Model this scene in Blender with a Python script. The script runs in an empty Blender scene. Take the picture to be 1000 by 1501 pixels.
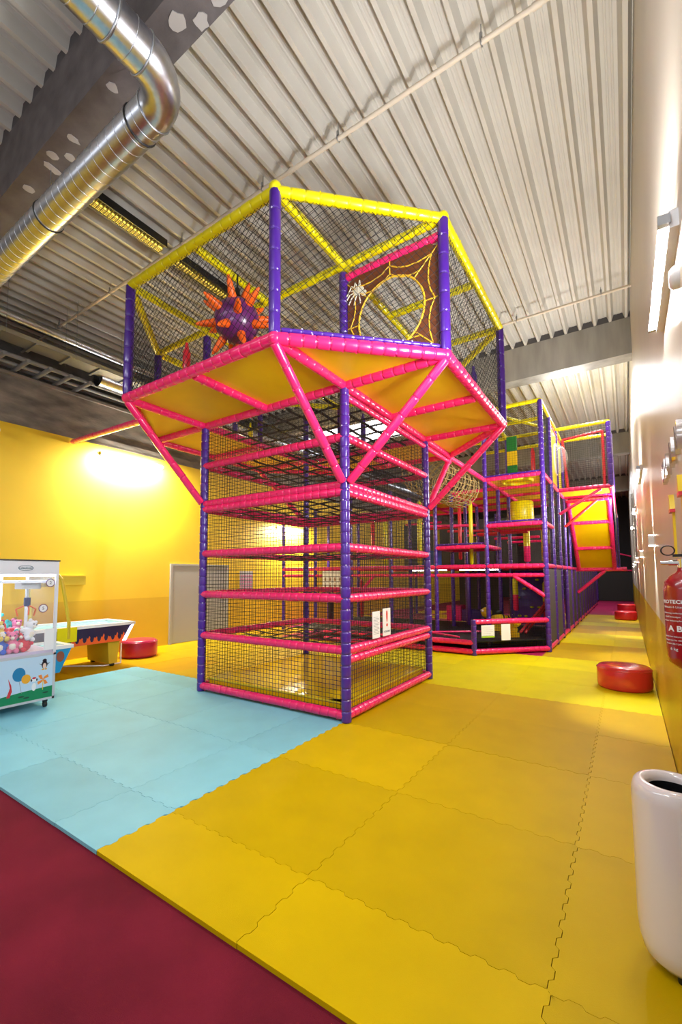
import bpy, bmesh, math, random
from mathutils import Vector, Matrix
random.seed(7)
C = bpy.context.scene.collection
PI = math.pi
# ------------------------------------------------------------------ camera
cam_data = bpy.data.cameras.new('camera'); cam = bpy.data.objects.new('camera', cam_data); C.objects.link(cam)
bpy.context.scene.camera = cam
PITCH, ROLL, YAW = 0.07285, -0.00416, 0.59288
Fv = Vector((-0.55727, 0.82714, 0.07278)); Rv = Vector((0.82916, 0.55900, -0.00415)); Uv = Vector((0.04412, -0.05803, 0.99734))
M = Matrix((Rv, Uv, -Fv)).transposed().to_4x4(); M.translation = Vector((2.4496, -3.8651, 1.5)); cam.matrix_world = M
cam_data.sensor_fit = 'VERTICAL'; cam_data.sensor_height = 36.0; cam_data.lens = 637.33 / 1501 * 36.0
cam_data.shift_x = (500 - 488.47) / 1501; cam_data.shift_y = (797.29 - 750.5) / 1501
cam_data.clip_start = 0.02; cam_data.clip_end = 200
# ------------------------------------------------------------------ world, light, exposure
S = bpy.context.scene
S.view_settings.view_transform = 'Standard'; S.view_settings.look = 'None'; S.view_settings.gamma = 1
S.view_settings.use_curve_mapping = False; S.view_settings.exposure = 0.3
w = bpy.data.worlds.new('world'); S.world = w; w.use_nodes = True
w.node_tree.nodes['Background'].inputs[0].default_value = (0.93, 0.96, 1.0, 1); w.node_tree.nodes['Background'].inputs[1].default_value = 0.4
def area(name, loc, size, power, rot=(0, 0, 0), col=(.96, 0.97, 1)):
    l = bpy.data.lights.new(name, 'AREA'); l.shape = 'RECTANGLE'; l.size, l.size_y = size; l.energy = power; l.color = col
    o = bpy.data.objects.new(name, l); C.objects.link(o); o.location = loc; o.rotation_euler = rot
    return o
# hall fill lights added without fixtures: under the roof, behind camera and along corridor
area('hall_fill_light', (-2.0, -5.5, 5.6), (5.0, 0.5), 150, col=(.93, .96, 1))
area('hall_fill_light', (1.2, -4.6, 5.4), (0.3, 1.5), 60, col=(.93, .96, 1))
area('roof_fill_light', (1.0, -5.5, 2.6), (2.5, 1.0), 60, (math.radians(155), 0, 0), (.95, .97, 1))  # added upward fill that brightens the roof from below, no real uplighter
for y_, p_ in ((-1.0, 34), (4.4, 24), (9.0, 30)): area('wall_tube_uplight', (2.5, y_, 3.12), (.12, 1.2), p_, (math.radians(180), math.radians(-25), 0), (1, .98, .95))
area('roof_fill_light', (1.6, 7.0, 5.25), (0.4, 3.0), 28, (PI, 0, 0), (.97, .98, 1))  # second added roof fill, over the corridor side, no fixture behind it
area('hall_fill_light', (1.9, 8.5, 5.7), (0.3, 3.5), 110)
area('hall_fill_light', (-3.2, 15.0, 5.7), (4.0, 0.4), 90)
area('hall_fill_light', (1.2, 20.0, 5.6), (0.4, 5), 150)  # added fill to brighten the far corridor end
area('wall_tube_light', (2.55, -1.0, 3.05), (1.2, 0.1), 95, (0, math.radians(90), 0))
area('wall_tube_light', (2.55, 4.4, 3.0), (1.2, 0.1), 105, (0, math.radians(90), 0))
area('wall_tube_light', (2.55, 9.0, 3.0), (1.2, 0.1), 60, (0, math.radians(90), 0))
# ------------------------------------------------------------------ helpers
def new_obj(name, me, parent=None, loc=None, rot=None):
    o = bpy.data.objects.new(name, me); C.objects.link(o)
    if parent: o.parent = parent
    if loc is not None: o.location = loc
    if rot is not None: o.rotation_euler = rot
    return o
def tag(o, label=None, cat=None, group=None, kind=None):
    if label: o['label'] = label
    if cat: o['category'] = cat
    if group: o['group'] = group
    if kind: o['kind'] = kind
    return o
def thing(name, label, cat, loc=(0, 0, 0), rz=0, group=None):
    o = bpy.data.objects.new(name, None); C.objects.link(o); o.location = loc; o.rotation_euler = (0, 0, rz)
    o.empty_display_size = 0.1
    return tag(o, label, cat, group)
class MB:
    def __init__(s): s.v = []; s.f = []; s.mi = []; s.sm = []
    def add(s, vs, fs, mi=0, smooth=False):
        n = len(s.v); s.v += [tuple(v) for v in vs]
        for f in fs: s.f.append([i + n for i in f]); s.mi.append(mi); s.sm.append(smooth)
        return s
    def box(s, x0, x1, y0, y1, z0, z1, mi=0):
        v = [(x0,y0,z0),(x1,y0,z0),(x1,y1,z0),(x0,y1,z0),(x0,y0,z1),(x1,y0,z1),(x1,y1,z1),(x0,y1,z1)]
        return s.add(v, [(0,3,2,1),(4,5,6,7),(0,1,5,4),(1,2,6,5),(2,3,7,6),(3,0,4,7)], mi)
    def tube(s, a, b, r, n=8, mi=0, smooth=True, r2=None, caps=True):
        a = Vector(a); b = Vector(b); d = (b - a).normalized(); q = d.to_track_quat('Z', 'Y')
        r2 = r if r2 is None else r2; vs = []
        for p, rr in ((a, r), (b, r2)):
            for k in range(n):
                t = 2 * PI * k / n; vs.append(p + q @ Vector((rr * math.cos(t), rr * math.sin(t), 0)))
        s.add(vs, [(k, (k + 1) % n, n + (k + 1) % n, n + k) for k in range(n)], mi, smooth)
        if caps: s.add(vs, [tuple(range(n))[::-1], tuple(range(n, 2 * n))], mi)
        return s
    def lathe(s, prof, n=24, mi=0, mat=None, close=True):
        vs = []; m = mat or Matrix.Identity(4)
        for r, z in prof:
            for k in range(n):
                t = 2 * PI * k / n; vs.append(m @ Vector((r * math.cos(t), r * math.sin(t), z)))
        fs = [(i*n+k, i*n+(k+1)%n, (i+1)*n+(k+1)%n, (i+1)*n+k) for i in range(len(prof)-1) for k in range(n)]
        s.add(vs, fs, mi, True)
        if close:
            s.add(vs[:n], [tuple(range(n))[::-1]], mi); s.add(vs[-n:], [tuple(range(n))], mi)
        return s
    def ball(s, c, r, n=16, mi=0, sc=(1,1,1), rot=None):
        pr = []; k = n // 2
        m = Matrix.Translation(c) @ (rot.to_4x4() if rot else Matrix.Identity(4)) @ Matrix.Diagonal((sc[0], sc[1], sc[2], 1))
        for i in range(k + 1):
            t = PI * i / k; pr.append((max(r * math.sin(t), 1e-4), -r * math.cos(t)))
        return s.lathe(pr, n, mi, m)
    def prism(s, pts, ax, a, b, mi=0):
        """polygon pts in the plane across axis ax, extruded from a to b"""
        def P(p, t):
            return (t, p[0], p[1]) if ax == 'x' else (p[0], t, p[1]) if ax == 'y' else (p[0], p[1], t)
        n = len(pts); vs = [P(p, a) for p in pts] + [P(p, b) for p in pts]
        return s.add(vs, [tuple(range(n))[::-1], tuple(range(n, 2*n))] + [(k, (k+1)%n, n+(k+1)%n, n+k) for k in range(n)], mi)
    def torus(s, c, R, r, ax='z', n=24, k=8, mi=0, a0=0, a1=2*PI, scz=1):
        full = abs(a1 - a0 - 2*PI) < 1e-6; N = n if full else n + 1; vs = []
        for i in range(N):
            t = a0 + (a1 - a0) * i / n
            for j in range(k):
                u = 2*PI*j/k; x = (R + r*math.cos(u)) * math.cos(t); y = (R + r*math.cos(u)) * math.sin(t) * scz; z = r*math.sin(u)
                p = {'z': (x, y, z), 'x': (z, x, y), 'y': (x, z, y)}[ax]
                vs.append((c[0]+p[0], c[1]+p[1], c[2]+p[2]))
        fs = [(i*k+j, ((i+1)%N)*k+j, ((i+1)%N)*k+(j+1)%k, i*k+(j+1)%k) for i in range(N if full else n) for j in range(k)]
        return s.add(vs, fs, mi, True)
    def mesh(s, name, mats):
        me = bpy.data.meshes.new(name); me.from_pydata(s.v, [], s.f)
        for m in (mats if isinstance(mats, (list, tuple)) else [mats]): me.materials.append(m)
        me.polygons.foreach_set('material_index', s.mi); me.polygons.foreach_set('use_smooth', s.sm)
        bm = bmesh.new(); bm.from_mesh(me); bmesh.ops.recalc_face_normals(bm, faces=bm.faces); bm.to_mesh(me); bm.free()
        return me
    def obj(s, name, mats, parent=None, loc=None, rot=None):
        return new_obj(name, s.mesh(name, mats), parent, loc, rot)
# ------------------------------------------------------------------ materials
def lin(h):
    h = h.lstrip('#'); c = [int(h[i:i+2], 16) / 255 for i in (0, 2, 4)]
    return tuple(((x + .055) / 1.055) ** 2.4 if x > .04045 else x / 12.92 for x in c) + (1,)
MATS = {}
def mat(name, col, rough=.5, metal=0, coat=0, emit=0, noise=0, scale=8, bump=0, bscale=60, trans=0, alpha=1, spec=.5, stretch=None):
    if name in MATS: return MATS[name]
    m = bpy.data.materials.new(name); m.use_nodes = True; nt = m.node_tree; b = nt.nodes['Principled BSDF']
    col = lin(col) if isinstance(col, str) else tuple(col) + (1,)
    b.inputs['Base Color'].default_value = col; b.inputs['Roughness'].default_value = rough; b.inputs['Metallic'].default_value = metal
    b.inputs['Coat Weight'].default_value = coat; b.inputs['Coat Roughness'].default_value = .12; b.inputs['Specular IOR Level'].default_value = spec
    if trans: b.inputs['Transmission Weight'].default_value = trans; b.inputs['IOR'].default_value = 1.05
    if alpha < 1: b.inputs['Alpha'].default_value = alpha
    if emit: b.inputs['Emission Color'].default_value = col; b.inputs['Emission Strength'].default_value = emit
    if noise or bump:
        g = nt.nodes.new('ShaderNodeNewGeometry'); src = g.outputs['Position']
        if stretch:
            mp = nt.nodes.new('ShaderNodeMapping'); mp.inputs['Scale'].default_value = stretch; nt.links.new(src, mp.inputs[0]); src = mp.outputs[0]
    if noise:
        n = nt.nodes.new('ShaderNodeTexNoise'); n.inputs['Scale'].default_value = scale; n.inputs['Detail'].default_value = 6
        nt.links.new(src, n.inputs['Vector'])
        r = nt.nodes.new('ShaderNodeMapRange'); r.inputs[1].default_value = .3; r.inputs[2].default_value = .7
        r.inputs[3].default_value = 1 - noise; r.inputs[4].default_value = 1 + noise * .5; nt.links.new(n.outputs['Fac'], r.inputs[0])
        v = nt.nodes.new('ShaderNodeVectorMath'); v.operation = 'SCALE'; v.inputs[0].default_value = col[:3]
        nt.links.new(r.outputs[0], v.inputs['Scale']); nt.links.new(v.outputs[0], b.inputs['Base Color'])
    if bump:
        n2 = nt.nodes.new('ShaderNodeTexNoise'); n2.inputs['Scale'].default_value = bscale; n2.inputs['Detail'].default_value = 3
        nt.links.new(src, n2.inputs['Vector']); bp = nt.nodes.new('ShaderNodeBump'); bp.inputs['Strength'].default_value = bump; bp.inputs['Distance'].default_value = .01
        nt.links.new(n2.outputs['Fac'], bp.inputs['Height']); nt.links.new(bp.outputs[0], b.inputs['Normal'])
    MATS[name] = m
    return m
PINK = mat('pink_vinyl', (.88, .016, .15), .28, coat=.35)
PURPLE = mat('purple_vinyl', (.062, .012, .25), .28, coat=.4)
YELLOW = mat('yellow_vinyl', (.83, .72, .0), .35, coat=.25)
RED = mat('red_vinyl', (.62, .015, .03), .35, coat=.3)
DECK = mat('deck_yellow', (.88, .57, .0), .42, noise=.06, scale=3)
MATY = mat('crash_mat_yellow', (.78, .52, .0), .16, noise=.1, scale=2, bump=.35, bscale=6)
NET = mat('black_net_cord', (.012, .012, .014), .8)
WEB = mat('black_webbing', (.012, .011, .012), .65)
BLACK = mat('black_plastic', (.012, .012, .013), .4)
BOLT = mat('bright_bolt', (.9, .9, .9), .2, 1)
DARK = mat('charcoal_mesh_panel', (.055, .05, .048), .7, noise=.2, scale=40)
BED = mat('trampoline_bed', (.012, .012, .012), .55)
ORANGE = mat('orange_foam_vinyl', (.92, .13, .005), .45)
PURP2 = mat('plum_vinyl', (.12, .012, .13), .3, coat=.3)
GREEN = mat('green_vinyl', (.01, .2, .03), .4)
BLUE = mat('blue_vinyl', (.01, .08, .5), .4)
WHITE = mat('white_plastic', (.85, .85, .86), .35)
PAPER = mat('white_paper', (.9, .9, .88), .6)
STEEL = mat('galvanised_steel', (.58, .60, .66), .3, 1, noise=.12, scale=25)
TIN = mat('dull_zinc', (.42, .43, .45), .4, 1)
PIPEW = mat('cream_painted_pipe', (.72, .64, .52), .5)
CONC = mat('concrete', (.19, .175, .155), .85, noise=.35, scale=3, bump=.3, bscale=30)
CONCP = mat('concrete_grey_light', (.34, .33, .30), .85, noise=.25, scale=4, bump=.3, bscale=30, stretch=(1, 1, .2))
CONCD = mat('board_marked_concrete', (.24, .205, .165), .9, noise=.5, scale=2.2, bump=.4, bscale=12, stretch=(1, 1, 3))
PLAST = mat('plaster_filler', (.42, .40, .39), .8)
ROOF = mat('cream_roof_sheet', (.58, .56, .51), .42, noise=.06, scale=2.5)
CHROME = mat('chrome_lettering', (.8, .8, .85), .12, 1)
TUBE = mat('lit_fluorescent_tube', (1, .98, .95), .4, emit=80)
SCON = mat('lit_sconce_glass', (1, .96, .9), .4, emit=22)
GLASS = mat('clear_acrylic', (1, 1, 1), .05, alpha=.06)
def two_tone(name, up, low, zc, rough=.5):
    m = mat(name, up, rough); nt = m.node_tree; b = nt.nodes['Principled BSDF']
    g = nt.nodes.new('ShaderNodeNewGeometry'); sp = nt.nodes.new('ShaderNodeSeparateXYZ'); nt.links.new(g.outputs['Position'], sp.inputs[0])
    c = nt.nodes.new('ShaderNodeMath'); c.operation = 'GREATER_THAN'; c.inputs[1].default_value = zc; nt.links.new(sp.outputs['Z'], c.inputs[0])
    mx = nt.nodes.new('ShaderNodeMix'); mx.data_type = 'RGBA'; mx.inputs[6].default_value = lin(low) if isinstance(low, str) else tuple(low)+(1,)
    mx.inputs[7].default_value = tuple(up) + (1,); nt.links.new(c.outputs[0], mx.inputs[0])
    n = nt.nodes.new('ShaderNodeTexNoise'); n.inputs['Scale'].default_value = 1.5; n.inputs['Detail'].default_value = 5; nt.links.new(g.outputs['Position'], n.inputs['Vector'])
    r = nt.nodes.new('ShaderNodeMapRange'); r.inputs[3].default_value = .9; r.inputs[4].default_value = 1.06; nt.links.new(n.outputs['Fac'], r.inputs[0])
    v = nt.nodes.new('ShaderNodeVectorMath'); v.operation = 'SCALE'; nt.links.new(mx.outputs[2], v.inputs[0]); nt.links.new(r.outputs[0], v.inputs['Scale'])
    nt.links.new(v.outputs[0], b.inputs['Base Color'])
    return m
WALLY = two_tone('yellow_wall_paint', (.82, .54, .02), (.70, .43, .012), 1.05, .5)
WALLC = two_tone('cream_wall_paint', (.66, .60, .52), (.58, .44, .01), 1.05, .36)
# ------------------------------------------------------------------ text
def text_mesh(s, size, depth=0.002, align='CENTER', bold=0):
    cu = bpy.data.curves.new('t', 'FONT'); cu.body = s; cu.size = size; cu.extrude = depth; cu.align_x = align; cu.align_y = 'CENTER'
    cu.offset = bold; cu.resolution_u = 2
    o = bpy.data.objects.new('t', cu); C.objects.link(o)
    me = bpy.data.meshes.new_from_object(o.evaluated_get(bpy.context.evaluated_depsgraph_get()))
    bpy.data.objects.remove(o); return me
def text(name, s, size, m, parent, loc, rot, depth=.002, bold=0):
    me = text_mesh(s, size, depth, bold=bold); me.name = name; me.materials.clear(); me.materials.append(m)
    return new_obj(name, me, parent, loc, rot)
# ------------------------------------------------------------------ floor and foam mats
floor = tag(MB().box(-9, 2.72, -9, 28, -.12, -.022).obj('floor', mat('red_carpet', (.175, .010, .026), .9, noise=.3, scale=2.0, bump=.5, bscale=400, spec=.15)), 'dark red carpeted floor of the hall around the foam mats', 'floor', kind='structure')
def mat_set(nm, base, k=4, rough=.46):
    out = []
    for i in range(k):
        f = 1 + (i - (k - 1) / 2) * .045
        out.append(mat(nm + '_%d' % i, tuple(c * f for c in base), rough, noise=.07, scale=3, bump=.12, bscale=300, spec=.14))
    return out
MG = mat_set('golden_foam', (.57, .385, .0)); ML = mat_set('lemon_foam', (.74, .66, .0)); MBL = mat_set('pale_blue_foam', (.23, .56, .66)); MO = mat_set('amber_foam', (.64, .37, .0)); MPK = mat_set('magenta_floor', (.42, .02, .10))
TC = {}
def edge(L, tooth):
    """points along 0..L with an interlocking tooth line"""
    if not tooth: return [(0, 0), (L, 0)]
    n = max(4, int(round(L / .055)) // 2 * 2); p = L / n; out = [(0, 0)]
    for i in range(n):
        a = .008 if i % 2 else -.008
        out += [(p*(i+.12), a), (p*(i+.88), a)]
    return out + [(L, 0)]
def tile(x0, x1, y0, y1, mats, flags=(1, 1, 1, 1)):
    W, H = round(x1 - x0, 3), round(y1 - y0, 3); key = (W, H, flags); g = .0015
    if key not in TC:
        pts = []
        s_, e_, n_, w_ = flags
        for t, d in edge(W, s_)[:-1]: pts.append((t, d + g))
        for t, d in edge(H, e_)[:-1]: pts.append((W + d - g, t))
        for t, d in edge(W, n_)[::-1][:-1]: pts.append((t, H + d - g))
        for t, d in edge(H, w_)[::-1][:-1]: pts.append((d + g, t))
        pts = [(min(max(x, -.02), W+.02), min(max(y, -.02), H+.02)) for x, y in pts]
        TC[key] = pts
    me = TC.get((key, mats[0].name))
    i = random.randrange(len(mats)); me = TC.get((key, mats[i].name))
    if me is None:
        b = MB(); O = TC[key]; k = len(O); zt0 = random.uniform(-.001, 0); ins = .03
        I_ = [(min(max(x, ins), W-ins), min(max(y, ins), H-ins)) for x, y in O]
        b.add([(x, y, zt0) for x, y in O] + [(x, y, zt0) for x, y in I_] + [(x, y, -.0215) for x, y in O], [(q, (q+1) % k, k+(q+1) % k, k+q) for q in range(k)] + [(q, 2*k+q, 2*k+(q+1) % k, (q+1) % k) for q in range(k)])
        b.add([(ins, ins, zt0), (W-ins, ins, zt0), (W-ins, H-ins, zt0), (ins, H-ins, zt0)], [(0, 1, 2, 3)]); me = b.mesh('mat_tile', mats[i]); TC[(key, mats[i].name)] = me
    return new_obj('mat_tile', me, floor, (x0, y0, 0))
XB = [-.03, 1.06, 2.15, 2.70]; YB = [-2.52, -2.04, -1.02, 0, 1.0, 2.0]
YC = [2.0 + 1.02 * i for i in range(14)]
for i in range(5):
    for j in range(3): tile(XB[j], XB[j+1], YB[i], YB[i+1], MG, (i > 0, j < 2, 1, 1))
for i in range(13):
    for j in range(3):
        ms = ML if (i < 3 or i in (5, 6, 9)) else MG
        tile(XB[j], XB[j+1], YC[i], YC[i+1], ms, (1, j < 2, 1, 1))
BX = [-4.42, -3.5, -2.55, -1.55, -.52, -.03]; BY = [-2.52, -2.02, -1.0, 0, .42]
for i in range(4):
    for j in range(5): tile(BX[j], BX[j+1], BY[i], BY[i+1], MBL, (i > 0, 1, 1, 1))
OX = [-6.0, -5.2, -4.42]; OY = [-2.52, -1.5, -.5, .42]
for i in range(3):
    for j in range(2): tile(OX[j], OX[j+1], OY[i], OY[i+1], MO, (i > 0, 1, 1, j > 0))
LX = [-6.0, -5.2, -4.42, -3.5, -2.55, -1.55, -.52, -.03]; LY = [.42, 1.44, 2.46, 3.48, 4.5]
for i in range(4):
    for j in range(7): tile(LX[j], LX[j+1], LY[i], LY[i+1], (MO if j < 3 and i < 1 else ML if j > 3 else MG), (1, 1, 1, j > 0))
for i in range(10):
    for j in range(2): tile([1.06, 1.9][j], [1.9, 2.70][j], 15.26 + i*1.15, 15.26 + (i+1)*1.15, MPK, (1, 1, 1, 1))
# dark mats under the play frame
for i in range(6):
    for j in range(6): tile(-6 + 1.18*j, -6 + 1.18*(j+1), 4.5 + 1.6*i, 4.5 + 1.6*(i+1), MPK if (i + j) % 3 else MO, (1, 1, 1, 1))
# ------------------------------------------------------------------ walls
WX = 2.705
tag(MB().box(WX, WX+.25, -2.3, 28, -.12, 6.5).obj('wall_right', WALLC), 'long cream wall with a yellow painted lower band', 'wall', kind='structure')
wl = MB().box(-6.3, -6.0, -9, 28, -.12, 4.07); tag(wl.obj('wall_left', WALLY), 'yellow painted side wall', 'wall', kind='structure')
# concrete downstand above the yellow wall, board-marked, stepping back
cb = MB().box(-6.5, -6.02, -9, 28, 4.071, 4.22); cb.box(-6.5, -6.06, -9, 28, 4.221, 4.9)
cb.box(-6.5, -6.0, -9, 28, 4.9, 4.95); tag(cb.obj('wall_beam_left', CONCD), 'board marked concrete edge beam above the yellow wall', 'wall', kind='structure')
tag(MB().box(-7.8, -7.6, -9, 28, 4.0, 6.5).obj('wall_recess_left', CONC), kind='structure')
tag(MB().box(-7.6, -6.5, -9, 28, 4.1, 4.2).obj('wall_ledge_left', CONC), kind='structure')
tag(MB().box(-8, 3, 28, 28.2, -.1, 6.6).obj('wall_back', mat('dark_back_wall', (.03, .03, .034), .8)), kind='structure')
# ------------------------------------------------------------------ roof: trapezoidal sheets between concrete beams
ceiling = tag(MB().box(-8, 3, -9, 28, 6.36, 6.45).obj('ceiling', ROOF), 'cream ribbed steel roof decking', 'ceiling', kind='structure')
PT = .2450; ZB, ZT = 6.2, 6.315
def sheet_mesh(L, n=4):
    pr = []
    for k in range(n):
        x = k * PT
        pr += [(x, ZT), (x+.028, ZT), (x+.034, ZT-.004), (x+.046, ZT-.004), (x+.052, ZT), (x+.074, ZT), (x+.08, ZT-.004), (x+.092, ZT-.004), (x+.098, ZT), (x+.13, ZT), (x+.165, ZB), (x+.205, ZB), (x+.24, ZT)]
    pr.append((n*PT, ZT))
    m = len(pr); vs = []; th = .003
    for y in (0, L):
        vs += [(x, y, z) for x, z in pr]; vs += [(x, y, z + th) for x, z in pr]
    f = []
    for i in range(m-1):
        f += [(i, i+1, 2*m+i+1, 2*m+i), (m+i, 3*m+i, 3*m+i+1, m+i+1), (i, m+i, m+i+1, i+1), (2*m+i, 2*m+i+1, 3*m+i+1, 3*m+i)]
    b = MB(); b.add(vs, f); return b.mesh('roof_sheet', ROOF)
SH = {}
bays = [(-9, -2.225), (-1.94, 5.495), (5.86, 13.2), (13.56, 20.9), (21.26, 28)]
for a, b_ in bays:
    L = round(b_ - a, 3); me = SH.setdefault(L, sheet_mesh(L)); x = WX - 11 * PT * 4 + .0
    for k in range(11): new_obj('roof_sheet', me, ceiling, (x + k*PT*4, a, 0))
# dark profile fillers visible where the decking meets each beam
def beam(y0, y1, z0, m, label):
    b = MB().box(-7.6, WX, y0, y1, z0, 6.2); b.box(-7.6, WX, y0, y1, 6.2, 6.36, 1)
    o = b.obj('ceiling_beam', [m, mat('bitumen_grey', (.09, .085, .09), .8)]); tag(o, label, 'beam', kind='structure'); return o
bm1 = beam(-2.225, -1.945, 5.54, mat('concrete_beam_dark', (.13, .115, .118), .85, noise=.3, scale=5, bump=.3, bscale=40), 'dark concrete roof beam with plaster patches, behind the silver duct')
beam(5.495, 5.86, 5.516, CONCP, 'pale concrete roof beam behind the climbing tower')
beam(13.2, 13.56, 5.51, CONCP, 'second pale concrete roof beam down the corridor')
beam(20.9, 21.26, 5.51, CONCP, 'farthest concrete roof beam over the corridor end')
for (x, y, sx, sy) in [(-.62, -2.06, .035, .05), (-.9, -2.13, .04, .05), (-1.62, -2.1, .035, .06), (-1.83, -2.03, .04, .05), (-1.95, -2.13, .05, .05), (-2.1, -2.06, .04, .1), (-2.55, -2.1, .05, .06), (.05, -2.0, .06, .05), (-.1, -2.1, .07, .06), (.28, -2.03, .09, .08)]:
    pts = []
    for k in range(11):
        t = 2*PI*k/11; r = random.uniform(.75, 1.15); pts.append((x + sx*r*math.cos(t), y + sy*r*math.sin(t)))
    MB().prism(pts, 'z', 5.534, 5.545).obj('plaster_patch', PLAST, bm1)
# ------------------------------------------------------------------ roof pipes
def pipe_run(y, z, label, hang):
    t = thing('sprinkler_pipe', label, 'pipe', (0, y, z), group=None)
    MB().tube((-7.5, 0, 0), (WX, 0, 0), .022, 10).obj('pipe', PIPEW, t)
    for x in hang:
        h = MB().tube((x, 0, .02), (x, 0, 6.2 - z), .005, 6); h.torus((x, 0, 0), .03, .006, 'x', 14, 6); h.tube((x, -.01, .03), (x, -.01, .075), .014, 8)
        h.obj('pipe_hanger', TIN, t)
    for x in hang[::2]:
        MB().tube((x+.4, 0, 0), (x+.47, 0, 0), .028, 10).obj('coupling', PIPEW, t)
    return t
pipe_run(-.34, 6.03, 'cream painted pipe crossing the roof above the climbing tower', [1.62, .16, -.9, -2.4, -4.2, -5.9])
pipe_run(4.25, 6.08, 'thin cream pipe under the roof just before the pale beam', [2.3, 1.0, -.6, -2.4])
pipe_run(7.0, 6.08, 'thin cream pipe under the roof beyond the pale beam', [2.2, .6, -1.5])
# ------------------------------------------------------------------ spiral duct
def duct_mesh(L, r, p=.115, n=36):
    b = MB(); z = 0
    while z < L - .001:
        e = min(z + p, L); b.lathe([(r, z), (r, e)], n, close=False); b.torus((0, 0, e), r, .0032, 'z', n, 4); z = e
    return b.mesh('duct_pipe', STEEL)
dz, dx, dy, dr = 5.05, -.13, -2.07, .135
t = thing('spiral_duct', 'shiny silver spiral duct with an elbow under the dark roof beam', 'duct', (dx, dy, dz))
me = duct_mesh(6.5, dr); new_obj('duct_pipe', me, t, (0, -.26, 0), (PI/2, 0, 0))
me = duct_mesh(4.3, dr); new_obj('duct_pipe', me, t, (-.26, 0, 0), (0, -PI/2, 0))
b = MB(); N = 12; rows = []
for i in range(N+1):
    a = PI/2 * i/N; c = Vector((-.26 + .26*math.cos(a), -.26 + .26*math.sin(a), 0)); d = Vector((math.cos(a), math.sin(a), 0))
    for k in range(24):
        u = 2*PI*k/24; rr = dr * 1.005; b.v.append(tuple(c + d*rr*math.cos(u) + Vector((0, 0, rr*math.sin(u)))))
for i in range(N):
    for k in range(24): b.f.append([i*24+k, i*24+(k+1)%24, (i+1)*24+(k+1)%24, (i+1)*24+k]); b.mi.append(0); b.sm.append(True)
b.obj('elbow', STEEL, t)
for p, rt in (((0, -.27, 0), (PI/2, 0, 0)), ((-.27, 0, 0), (0, PI/2, 0)), ((0, -.5, 0), (PI/2, 0, 0)), ((-.45, 0, 0), (0, PI/2, 0)), ((-2.0, 0, 0), (0, PI/2, 0)), ((-3.6, 0, 0), (0, PI/2, 0))):
    MB().torus((0, 0, 0), dr+.004, .007, 'z', 24, 6).obj('duct_collar', TIN if p[0] > -.4 else BLACK, t, p, rt)
for x in (-.35, -2.0, -3.6):
    MB().tube((x, 0, dr), (x, 0, 6.2-dz), .004, 6).obj('hanger_rod', TIN, t)
# left technical run: two big ducts, tray, pipes, hung along the yellow wall
t = thing('ventilation_duct', 'dark round duct running along the roof above the yellow wall', 'duct', (-5.88, -6, 5.85))
new_obj('duct_pipe', duct_mesh(24, .09, .5), t, (0, 0, 0), (-PI/2, 0, 0))
t = thing('ventilation_duct', 'lower silver ribbed duct lit yellow from below, beside the yellow wall', 'duct', (-5.55, .2, 5.2))
new_obj('duct_pipe', duct_mesh(20, .17, .12), t, (0, 0, 0), (-PI/2, 0, 0))
for y in (.7, 3, 5.5): MB().tube((0, y, .17), (0, y, 1.0), .004, 6).obj('hanger_rod', TIN, t)
t = thing('cable_tray', 'perforated metal cable tray hung above the left machines', 'cable tray', (-5.3, -4, 5.18))
MB().box(-.16, .16, 0, 5.0, 0, .012).box(-.165, -.155, 0, 5.0, 0, .07).box(.155, .165, 0, 5.0, 0, .07).obj('tray', TIN, t)
for y in [.5 + .5*i for i in range(9)]: MB().box(-.2, .2, y, y+.04, -.03, 0).obj('cross_bar', TIN, t)
for y in (2.6, 3.6, 4.6):
    for x in (-.19, .19): MB().tube((x, y, -.03), (x, y, 1.02), .004, 6).obj('hanger_rod', TIN, t)
for i, (x, z, r) in enumerate([(-5.75, 5.12, .035), (-5.92, 5.06, .03), (-6.15, 5.1, .035), (-6.3, 5.05, .03)]):
    t = thing('service_pipe', ['outermost grey service pipe along the yellow wall top', 'second grey service pipe along the yellow wall top', 'third grey service pipe close to the concrete', 'innermost grey service pipe over the concrete edge'][i], 'pipe', (x, -6, z))
    MB().tube((0, 0, 0), (0, 26, 0), r, 10).obj('pipe', mat('grey_pipe', (.25, .25, .25), .45), t)
for i in range(6):
    y = -1.6 + i*.33
    t = thing('pipe_branch', '%s grey branch pipe from the left picture edge, above the yellow wall' % ['first', 'second', 'third', 'fourth', 'fifth', 'sixth'][i], 'pipe', (-5.5, y, 5.02), group='branch pipes above the yellow wall')
    MB().tube((0, 0, 0), (-.85, -.0, 0), .035, 10).tube((-.85, 0, 0), (-.95, 0, -.08), .035, 10).obj('pipe', MATS['grey_pipe'], t)
# ceiling luminaires with yellow louvres over the tower
def louvre_light(x, y0, L, label):
    t = thing('louvre_light', label, 'light', (x, y0, 6.06))
    MB().box(-.09, .09, 0, L, .03, .1).box(-.1, -.085, 0, L, -.01, .1).box(.085, .1, 0, L, -.01, .1).obj('housing', BLACK, t)
    MB().box(-.083, .0, 0.01, L-.01, .0, .025).obj('lit_strip', mat('yellow_lit_strip', (1, .72, .12), .5, emit=1.1), t)
    b = MB()
    for i in range(int(L/.05)): b.box(-.084, .084, i*.05, i*.05+.008, -.012, .02)
    for x_ in (-.06, -.035, -.01): b.box(x_, x_+.004, 0, L, -.012, .01)
    o = b.obj('louvre', mat('dark_louvre', (.25, .2, .02), .4), t)
    for y in (.2, L-.2): MB().tube((0, y, .1), (0, y, .138), .006, 6).obj('bracket', TIN, t)
louvre_light(-2.74, -1.85, 1.45, 'lit yellow louvre light strip between silver duct and climbing tower')
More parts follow.
